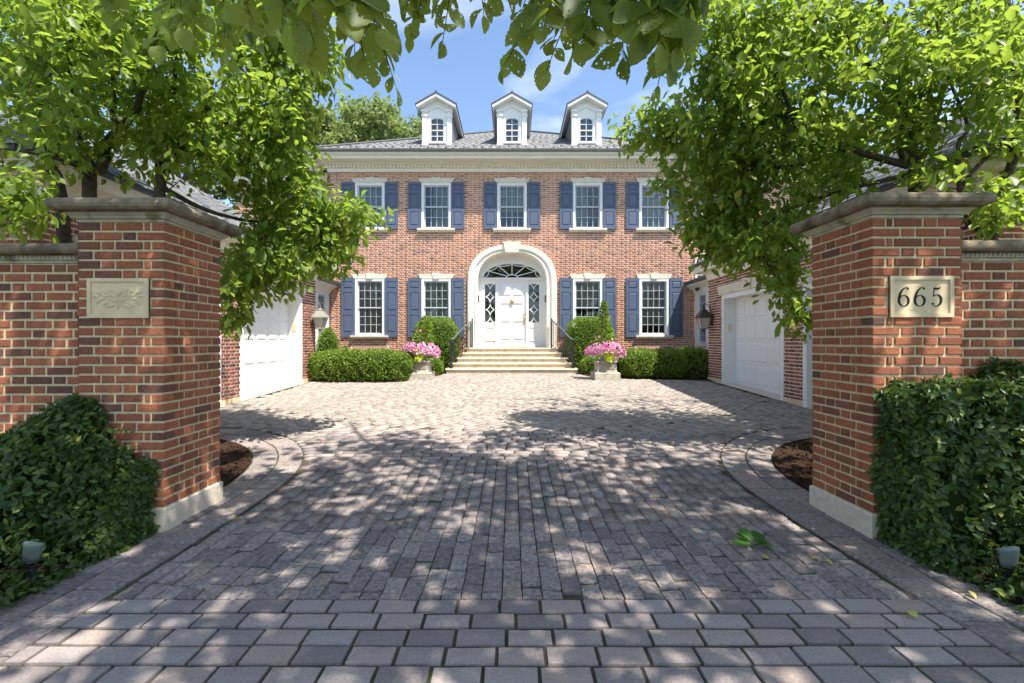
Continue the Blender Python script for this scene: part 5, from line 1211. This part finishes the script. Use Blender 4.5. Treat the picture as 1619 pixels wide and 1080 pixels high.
# ================================================================== TREES
def smooth_path(pts, k=3):
    pts = [Vector(p) for p in pts]; out = []
    for i in range(len(pts)-1):
        p0, p1, p2, p3 = pts[max(0, i-1)], pts[i], pts[i+1], pts[min(len(pts)-1, i+2)]
        for j in range(k):
            t = j/k; out.append(0.5*((2*p1)+(p2-p0)*t+(2*p0-5*p1+4*p2-p3)*t*t+(3*p1-p0-3*p2+p3)*t**3))
    return out+[pts[-1]]
def tree(name, label, cat, base, stems, attractors, leaf_mat, leaf_len, per_twig, group=None, tmpl=LEAF, spread=0.16, twig_r=0.006, droop=0.5, max_link=1.6, reject=None, rnd_mean=0.5):
    """stems: list of (points, r0, r1). attractors (n,3): twig ends; each is joined to the nearest wood, leaves hang along its end"""
    t = thing(name, label, cat, base, group); off = np.array(world_off(t)); mb = MB(); sk = []; skr = []
    for i, (pts, r0, r1) in enumerate(stems):
        p = smooth_path(pts, 4); n = len(p); rad = [r0+(r1-r0)*(k/(n-1))**0.8 for k in range(n)]
        p = [q+Vector((random.uniform(-1, 1), random.uniform(-1, 1), 0))*r*0.35 if 0 < k < n-1 else q for k, (q, r) in enumerate(zip(p, rad))]
        mb.tube(p, rad, 8); sk += [tuple(q) for q in p]; skr += rad
    SK = np.array(sk); SR = np.array(skr); A = np.asarray(attractors, dtype=float)
    d0 = np.array([np.min(((SK-a)**2).sum(1)) for a in A]); order = np.argsort(d0); tips = []; dirs = []; tw = MB()
    cap = len(SK)+len(A)*5; BUF = np.empty((cap, 3)); BUF[:len(SK)] = SK; BR = np.empty(cap); BR[:len(SK)] = SR; m = len(SK)
    for ai in order:
        a = A[ai]; dd = ((BUF[:m]-a)**2).sum(1)+0.6*np.maximum(0, BUF[:m, 2]-a[2])**2; j = int(np.argmin(dd)); p = BUF[j].copy(); ln = float(np.linalg.norm(a-p))
        if ln < 0.02: continue
        r = min(BR[j]*0.75, twig_r*(1+1.8*ln)); mid = (p+a)/2+rand_unit(1)[0]*0.10*ln+np.array([0, 0, 0.10*ln]); pts = []
        for q in (0, 0.25, 0.5, 0.75, 1): pts.append((1-q)**2*p+2*q*(1-q)*mid+q*q*a)
        (mb if r > 0.012 else tw).tube(pts, [r, r*0.9, r*0.75, r*0.6, r*0.45], 5 if r > 0.012 else 4)
        for q in (1, 2, 3, 4): BUF[m] = pts[q]; BR[m] = max(0.004, r*(1-0.13*q)); m += 1
        tips.append(pts); dirs.append(pts[-1]-pts[-2])
    mb.build('trunk', M_bark, t, smooth=True); tw.build('twigs', M_twig, t)['kind'] = 'stuff'
    n = len(tips)*per_twig; ti = np.repeat(np.arange(len(tips)), per_twig); T = np.array(tips); u = 1.0-RNG.random(n)**1.3*0.75; f = u*4; i0 = np.minimum(3, f.astype(int)); fr = (f-i0)[:, None]
    P = T[ti, i0]*(1-fr)+T[ti, i0+1]*fr; Dv = np.array(dirs)[ti]; Dv /= np.maximum(1e-6, np.linalg.norm(Dv, axis=1, keepdims=True))
    P = P+rand_unit(n)*(RNG.random((n, 1))**0.6*spread)
    D = Dv*0.6+rand_unit(n)*0.9+np.array([0, 0, -droop]); Nn = rand_unit(n)*0.75+np.array([0, 0, 1.0])
    rnd = np.clip(RNG.normal(rnd_mean, 0.2, len(tips))[ti]*0.5+RNG.normal(rnd_mean, 0.22, n)*0.5+0.0, 0, 0.97); rnd[RNG.random(n) < 0.006] = 1.0
    if reject is not None:
        k = ~reject(P); P, D, Nn, rnd = P[k], D[k], Nn[k], rnd[k]
    k = len(P); link('crown', leaves('crown', P, D, Nn, RNG.uniform(0.55, 1.3, k)*leaf_len, leaf_mat, tmpl, rnd, off), t)
    return t
def blob(px, py, rx, ry, Y, dY, n, shell=0.75):
    """points in a crown lobe seen at (px,py): real depth spread dY"""
    d = rand_unit(n)*(RNG.random((n, 1))**(1/3.0*shell+0.05)); out = []
    for q in d:
        yv = Y+q[1]*dY; out.append(tuple(PX(px+q[0]*rx*(Y/yv), py-q[2]*ry*(Y/yv), yv)))
    return out
def pxs(l): return [PX(*q) for q in l]
GL = lambda x, y: Vector((x, y, gz(y)-0.05))
# --- left of the drive, behind the carved-plaque pier
A = blob(130, 120, 170, 125, 4.7, 0.9, 210)+blob(60, 20, 160, 90, 4.4, 0.8, 110)+blob(220, 30, 120, 70, 4.5, 0.7, 90)+blob(20, 318, 60, 50, 3.9, 0.25, 26)+blob(130, -150, 260, 130, 4.8, 1.3, 40)+blob(60, 235, 110, 40, 4.5, 0.5, 26)
t1 = [([GL(-4.35, 4.55), PX(136, 306, 4.55), PX(156, 269, 4.55), PX(170, 229, 4.55), PX(190, 201, 4.5), PX(217, 170, 4.45), PX(235, 90, 4.4), PX(250, -40, 4.5)], 0.075, 0.02),
      ([GL(-4.65, 4.7), PX(95, 320, 4.7), PX(83, 272, 4.7), PX(71, 213, 4.75), PX(63, 158, 4.8), PX(40, 60, 4.9), PX(10, -80, 5.0)], 0.07, 0.02),
      ([PX(156, 269, 4.55), PX(130, 237, 4.5), PX(118, 158, 4.4), PX(108, 100, 4.35), PX(95, 10, 4.3)], 0.03, 0.012),
      ([PX(150, 283, 4.55), PX(110, 258, 4.3), PX(40, 240, 4.1), PX(-30, 232, 4.0)], 0.022, 0.008),
      ([PX(190, 201, 4.5), PX(178, 180, 4.5), PX(182, 150, 4.5), PX(172, 90, 4.6)], 0.03, 0.01)]
tree('small_tree', 'small multi-stemmed leafy tree rising behind the wall by the carved pier', 'tree', GL(-4.45, 4.6), t1, A, M_leafL, 0.115, 15, 'leafy trees behind the gate piers', spread=0.21)
A = blob(350, 120, 150, 130, 5.0, 0.9, 190)+blob(300, 240, 120, 60, 4.8, 0.6, 60)+blob(430, 235, 80, 95, 5.3, 0.7, 110)+blob(455, 330, 75, 60, 5.4, 0.6, 80)+blob(550, 348, 60, 32, 5.5, 0.35, 42)+blob(430, 405, 80, 55, 5.3, 0.5, 84)+blob(520, 400, 42, 36, 5.5, 0.35, 30)+blob(380, 450, 40, 28, 5.2, 0.3, 22)+blob(368, 512, 18, 16, 5.1, 0.12, 7)+blob(360, -130, 240, 120, 5.2, 1.2, 40)+blob(480, 120, 60, 75, 5.3, 0.5, 60)+blob(430, 40, 90, 60, 5.1, 0.5, 80)
t2 = [([GL(-3.75, 4.75), PX(252, 306, 4.7), PX(262, 270, 4.75), PX(273, 237, 4.8), PX(288, 201, 4.85), PX(316, 174, 4.9), PX(345, 165, 5.0), PX(400, 120, 5.1), PX(440, 40, 5.2)], 0.065, 0.015),
      ([PX(288, 201, 4.85), PX(275, 180, 4.85), PX(274, 150, 4.85), PX(285, 60, 4.9), PX(300, -60, 5.0)], 0.035, 0.012),
      ([PX(273, 237, 4.8), PX(330, 225, 5.0), PX(378, 180, 5.2), PX(430, 225, 5.35), PX(480, 250, 5.45)], 0.03, 0.010),
      ([PX(256, 295, 4.7), PX(320, 330, 5.0), PX(400, 350, 5.3), PX(480, 345, 5.45), PX(560, 345, 5.5)], 0.034, 0.008),
      ([PX(400, 350, 5.3), PX(420, 400, 5.3), PX(400, 450, 5.25), PX(375, 495, 5.15)], 0.018, 0.006)]
tree('small_tree', 'small leafy tree arching low over the drive from the carved pier', 'tree', GL(-3.75, 4.75), t2, A, M_leafL, 0.115, 15, 'leafy trees behind the gate piers', spread=0.21)
# --- right of the drive, behind the numbered pier
A = blob(1300, 110, 160, 120, 4.9, 0.9, 200)+blob(1250, 30, 130, 60, 4.9, 0.6, 70)+blob(1150, 205, 110, 65, 5.3, 0.7, 120)+blob(1035, 205, 62, 38, 5.6, 0.4, 44)+blob(1130, 290, 85, 60, 5.4, 0.6, 100)+blob(1190, 370, 95, 60, 5.3, 0.6, 110)+blob(1135, 365, 60, 40, 5.4, 0.4, 34)+blob(1235, 430, 34, 34, 5.1, 0.25, 22)+blob(1262, 485, 20, 28, 5.0, 0.15, 12)+blob(1300, 260, 90, 60, 5.0, 0.5, 70)+blob(1300, -130, 250, 120, 5.2, 1.4, 80)+blob(1130, 60, 70, 60, 5.1, 0.5, 60)+blob(1180, 150, 80, 60, 5.1, 0.5, 60)
t3 = [([GL(4.35, 4.75), PX(1449, 291, 4.7), PX(1432, 253, 4.7), PX(1430, 200, 4.75), PX(1428, 143, 4.8), PX(1412, 77, 4.8), PX(1396, 24, 4.85), PX(1380, -80, 4.9)], 0.075, 0.02),
      ([PX(1429, 160, 4.8), PX(1408, 150, 4.75), PX(1384, 118, 4.7), PX(1359, 86, 4.65), PX(1339, 57, 4.6), PX(1314, 37, 4.6), PX(1221, 24, 4.6)], 0.035, 0.010),
      ([PX(1436, 262, 4.7), PX(1340, 235, 4.75), PX(1290, 225, 4.8), PX(1261, 200, 4.85), PX(1241, 155, 4.9), PX(1225, 106, 4.9), PX(1208, 57, 4.9)], 0.04, 0.012),
      ([PX(1340, 235, 4.75), PX(1260, 262, 5.0), PX(1188, 261, 5.2), PX(1111, 224, 5.4), PX(1030, 200, 5.6)], 0.032, 0.008),
      ([PX(1261, 200, 4.85), PX(1212, 159, 4.95), PX(1143, 126, 5.0), PX(1094, 90, 5.0)], 0.022, 0.008),
      ([PX(1438, 275, 4.7), PX(1340, 300, 4.9), PX(1250, 330, 5.1), PX(1200, 370, 5.2), PX(1215, 420, 5.15), PX(1255, 470, 5.0)], 0.03, 0.006),
      ([PX(1428, 143, 4.8), PX(1448, 100, 4.8), PX(1465, 61, 4.75), PX(1470, 10, 4.7)], 0.025, 0.01)]
tree('small_tree', 'small leafy tree arching low over the drive from the numbered pier', 'tree', GL(4.35, 4.75), t3, A, M_leafL, 0.115, 15, 'leafy trees behind the gate piers', spread=0.21)
A = blob(1530, 60, 130, 110, 4.6, 0.8, 150)+blob(1600, 170, 70, 80, 4.5, 0.5, 60)+blob(1440, 190, 60, 50, 4.7, 0.4, 40)+blob(1590, 320, 40, 50, 4.2, 0.25, 22)+blob(1480, 270, 40, 30, 4.4, 0.25, 10)+blob(1560, -140, 220, 120, 4.8, 1.2, 40)
t4 = [([GL(4.95, 4.45), PX(1563, 367, 4.4), PX(1585, 310, 4.4), PX(1597, 270, 4.4), PX(1612, 195, 4.45), PX(1606, 120, 4.5), PX(1595, 20, 4.5), PX(1580, -90, 4.6)], 0.06, 0.02),
      ([PX(1560, 372, 4.4), PX(1525, 345, 4.35), PX(1518, 300, 4.3), PX(1516, 228, 4.35), PX(1530, 200, 4.4), PX(1500, 120, 4.5), PX(1480, 30, 4.5)], 0.03, 0.01),
      ([PX(1518, 300, 4.3), PX(1546, 262, 4.35), PX(1590, 220, 4.4), PX(1612, 187, 4.45)], 0.024, 0.016)]
tree('small_tree', 'small forked leafy tree rising over the wall by the numbered pier', 'tree', GL(4.95, 4.45), t4, A, M_leafL, 0.115, 15, 'leafy trees behind the gate piers', spread=0.21)

# --- the tall shade tree whose crown hangs over the gate: trunk beside the drive, behind the camera
def view_reject(P):      # keep the high crown clear of the view below its hanging sprays
    return (P[:, 1] > 0.15) & (P[:, 2] < CAMZ+0.80*P[:, 1]+0.30) & (np.abs(P[:, 0]) < 1.25*P[:, 1]+0.5)
n = 720; d = rand_unit(n)*(RNG.random((n, 1))**0.4); A = np.array((2.3, -0.1, 7.1))+d*np.array((5.0, 3.5, 1.8)); A = A[~view_reject(A-np.array([0, 0, 0.35]))]
A = A[np.sin(A[:, 0]*1.9+1.0)*np.sin(A[:, 1]*2.1+0.5) > -0.62]
trk = Vector((5.6, -2.2, -0.05))
t5 = [([trk, (5.5, -2.1, 1.5), (5.3, -1.9, 3.4), (5.0, -1.4, 5.2), (4.6, -0.8, 6.8), (4.2, 0.2, 8.4)], 0.26, 0.06),
      ([(5.3, -1.9, 3.4), (3.9, -1.2, 4.8), (2.2, -0.4, 5.8), (0.6, 0.6, 6.3), (-1.4, 1.8, 6.6)], 0.11, 0.025),
      ([(5.0, -1.4, 5.2), (4.8, 0.2, 5.9), (4.4, 2.0, 6.6), (3.6, 4.2, 7.2)], 0.10, 0.02),
      ([(4.6, -0.8, 6.8), (3.0, 0.6, 7.4), (1.2, 2.4, 7.6), (0.2, 4.0, 7.4)], 0.07, 0.02),
      ([(3.9, -1.2, 4.8), (2.6, 0.2, 4.2), (1.6, 0.9, 3.6), (0.9, 1.4, 3.35)], 0.035, 0.012),
      ([(2.2, -0.4, 5.8), (0.9, 0.5, 4.6), (-0.2, 1.1, 3.7), (-0.6, 1.4, 3.3)], 0.035, 0.012),
      ([(0.6, 0.6, 6.3), (-0.6, 1.6, 5.2), (-1.5, 2.5, 4.5), (-2.3, 3.0, 4.3)], 0.035, 0.012)]
shade = tree('shade_tree', 'tall shade tree whose toothed leaves overhang the top of the gateway', 'tree', trk, t5, A, M_leafS, 0.15, 26, None, BLEAF, spread=0.34, twig_r=0.008, droop=0.4, reject=view_reject, rnd_mean=0.5)
# its hanging sprays: twigs dropping from the low limbs, large leaves set alternately along them
SPR = [  # (start px,py) -> (end px,py), depth start/end, leaves, leaf length
    ((380, -90), (470, 40), 2.0, 1.75, 9, 0.16), ((420, -120), (540, 20), 1.9, 1.6, 10, 0.165), ((470, -120), (600, 45), 1.8, 1.6, 10, 0.16), ((520, -100), (575, 90), 1.9, 1.75, 9, 0.14), ((330, -110), (400, 30), 2.2, 2.0, 9, 0.15),
    ((560, -60), (588, 105), 2.1, 2.0, 8, 0.115), ((560, -40), (625, 135), 2.05, 1.95, 9, 0.10), ((440, -60), (500, 80), 2.1, 1.95, 8, 0.14),
    ((700, -110), (660, 30), 2.2, 2.0, 8, 0.115), ((720, -110), (700, 65), 2.2, 2.05, 10, 0.11), ((740, -110), (765, 25), 2.2, 2.1, 9, 0.12), ((690, -100), (650, 60), 2.2, 2.1, 7, 0.10), ((640, -100), (655, 15), 2.2, 2.1, 7, 0.11),
    ((930, -120), (860, 40), 2.0, 1.8, 11, 0.14), ((910, -110), (800, 100), 2.1, 1.9, 13, 0.115), ((960, -120), (905, 80), 2.0, 1.8, 12, 0.14), ((1000, -120), (985, 90), 1.9, 1.75, 12, 0.145), ((1040, -120), (1045, 70), 1.85, 1.65, 11, 0.16),
    ((1080, -120), (1040, 135), 1.9, 1.75, 11, 0.125), ((960, -80), (865, 110), 2.1, 1.95, 9, 0.10), ((1070, -110), (1090, 30), 1.8, 1.65, 9, 0.165), ((880, -110), (820, 30), 2.2, 2.0, 9, 0.13), ((1000, -90), (940, 60), 2.0, 1.85, 9, 0.14), ((1090, -60), (1065, 95), 1.8, 1.7, 8, 0.15), ((1020, -90), (1010, 40), 1.8, 1.7, 9, 0.16), ((820, -110), (790, -5), 2.2, 2.1, 7, 0.12), ((980, -120), (925, 20), 1.85, 1.75, 9, 0.15)]
limb_pts = [Vector(q) for q in ((-1.5, 2.5, 4.5), (-2.3, 3.0, 4.3), (0.9, 1.4, 3.35), (1.25, 1.15, 3.5), (-0.6, 1.4, 3.3), (-0.4, 1.25, 3.5))]
P, D, Nn, S = [], [], [], []; mb = MB(); off = np.array(world_off(shade))
SPR2 = []
for k in range(26):
    xa = random.uniform(150, 610); SPR2.append(((xa, -120), (xa+random.uniform(-50, 60), random.uniform(0, 95)), random.uniform(2.6, 3.3), random.uniform(2.5, 3.2), 13, 0.135))
for (a, b, ya, yb_, nl, ll) in SPR:
    SPR2.append((a, b, ya, yb_, nl, ll))
    SPR2.append(((a[0]+random.uniform(-40, 40), a[1]-20), (b[0]+random.uniform(-35, 35), b[1]-random.uniform(15, 60)), ya, yb_+random.uniform(-0.1, 0.2), nl, ll))
for (a, b, ya, yb_, nl, ll) in SPR2:
    p0, p1 = PX(*a, ya), PX(*b, yb_); anchor = min(limb_pts, key=lambda q: (q-p0).length)
    mb.tube([anchor, anchor.lerp(p0, 0.5)+Vector((0, 0, 0.08)), p0], [0.009, 0.007, 0.005], 5)
    bend = (p0+p1)/2+Vector((random.uniform(-.04, .04), random.uniform(-.04, .04), 0.05)); path = [(1-q)**2*p0+2*q*(1-q)*bend+q*q*p1 for q in [i/8 for i in range(9)]]
    mb.tube(path, [0.005-0.0004*i for i in range(9)], 5); ax = (p1-p0).normalized(); side = Vector((1, 0, 0)); nl = int(nl*1.6)
    for k in range(nl):
        q = 0.12+0.88*k/(nl-1); i = min(7, int(q*8)); pt = path[i].lerp(path[i+1], q*8-i); sg = 1 if k % 2 else -1
        dr = (side*sg*random.uniform(0.35, 1.0)+ax*0.55+Vector((0, random.uniform(-0.9, 0.9), -0.35))) if k < nl-1 else ax+Vector((0, 0, -0.2))
        P.append(tuple(pt)); D.append(tuple(dr)); Nn.append((random.uniform(-.6, .6), random.uniform(-1.0, 0.1), random.uniform(0.1, 1.0))); S.append(ll*random.uniform(0.65, 1.05))
mb.build('hanging_twigs', M_twig, shade)['kind'] = 'stuff'; link('hanging_leaves', leaves('hanging_leaves', P, D, Nn, S, M_leafS, BLEAF, np.clip(RNG.normal(0.5, 0.25, len(P)), 0, 1), off), shade)

# --- big trees behind the house
def far_tree(label, c, r, h, n, group='tall trees behind the house'):
    lob = []; cz = h-r[2]
    for k in range(13):
        d = rand_unit(1)[0]; lob.append((np.array([c[0], c[1], cz])+d*np.array(r)*0.62, 0.5*r[0]*random.uniform(0.65, 1.05)))
    A = []
    for q, rr in lob:
        d = rand_unit(n//13)*(RNG.random((n//13, 1))**0.35); A += [tuple(v) for v in q+d*rr*np.array((1, 1, 0.8))]
    base = Vector((c[0], c[1], 0.28)); stems = [([base, (c[0]+0.2, c[1], h*0.35), (c[0]-0.2, c[1]+0.3, h*0.6), (c[0], c[1], h*0.85)], 0.45, 0.08)]
    for q, rr in lob[:7]: stems.append(([(c[0]+0.2, c[1], h*0.35), tuple((np.array([c[0], c[1], h*0.45])+q)/2+[0, 0, 0.4]), tuple(q)], 0.17, 0.05))
    return tree('tall_tree', label, 'tree', base, stems, A, M_leafB, 0.33, 32, group, SLEAF, spread=0.5, twig_r=0.02, droop=0.2)
far_tree('large pale green tree behind the roof, nearest the carved-pier side', (-10.4, 27.5), (4.8, 4.0, 6.2), 18.4, 1100)
far_tree('lower pale green tree just behind the hip of the roof', (-7.0, 30), (3.6, 3.4, 4.6), 16.8, 800)
far_tree('large pale green tree rising behind the shaded garage wing', (16.5, 24), (5.0, 4.5, 5.0), 15.5, 520)
far_tree('pale green tree rising behind the sunlit garage wing', (-17.0, 22), (4.5, 4.2, 4.6), 14.0, 420)

# ================================================================== FALLEN LEAVES
def leafset(name, label, cat, loc, pts, m, ll, group=None):
    t = thing(name, label, cat, loc, group); off = np.array(loc); k = len(pts)
    P = np.array([p for p, d in pts]); D = np.array([d for p, d in pts]); N = rand_unit(k)*0.35+[0, 0, 1]
    link('blade' if k == 1 else 'blades', leaves(name, P+off, D, N, ll, m, BLEAF, RNG.random(k), off), t); return t
p = PX(1188, 868, 687*1.35/328); c = Vector((p.x, p.y, 0.018))
sp = leafset('fallen_sprig', 'green leafy sprig lying on the paving near the numbered pier', 'sprig', tuple(c), [((0.0, 0.0, 0.01), (-1, 0.3, 0.12)), ((0.01, 0.01, 0.02), (-0.5, 0.9, 0.35)), ((0.02, 0.0, 0.02), (0.8, 0.35, 0.15)), ((0.03, 0.0, 0.015), (1, -0.1, 0.1)), ((0.02, -0.01, 0.02), (0.5, -0.7, 0.12)), ((0.0, 0.01, 0.03), (-0.2, 0.8, 0.5)), ((0.03, 0.01, 0.03), (0.7, 0.7, 0.3))], leafmat('sprig_leaf', [(0, (0.03, 0.10, 0.015)), (1, (0.09, 0.20, 0.03))], (0.2, 0.4, 0.05), 0.3), 0.115)
MB().tube([c+Vector((-0.03, 0.02, 0.0)), c+Vector((0.03, 0, 0.012)), c+Vector((0.1, 0.03, 0.004))], 0.003, 5).build('stem', M_twig, sp)
for (px, py, lab) in ((1297, 885, 'yellow fallen leaf beside the green sprig'), (1305, 887, 'yellow fallen leaf beside the green sprig'), (1205, 883, 'pale fallen leaf just below the green sprig'), (1435, 970, 'yellow fallen leaf on the paving border near the ivy bank'), (1530, 938, 'pale fallen leaf against the edge of the tall ivy bank'), (1265, 657, 'tiny yellow leaf on the court before the shaded garage')):
    h = 1.35 if py > 700 else 1.24; Y = 687*h/(py-540); q = PX(px, py, Y)
    leafset('fallen_leaf', lab, 'leaf', (q.x, q.y, gz(q.y)+0.010), [((0, 0, 0.004), tuple(rand_unit(1)[0]*[1, 1, 0.1]))], M_yellow, 0.05, 'yellow leaves fallen on the paving')
for o in bpy.data.objects:
    if o.parent is None and o.type == 'MESH' and not o.users_collection: COL.objects.link(o)
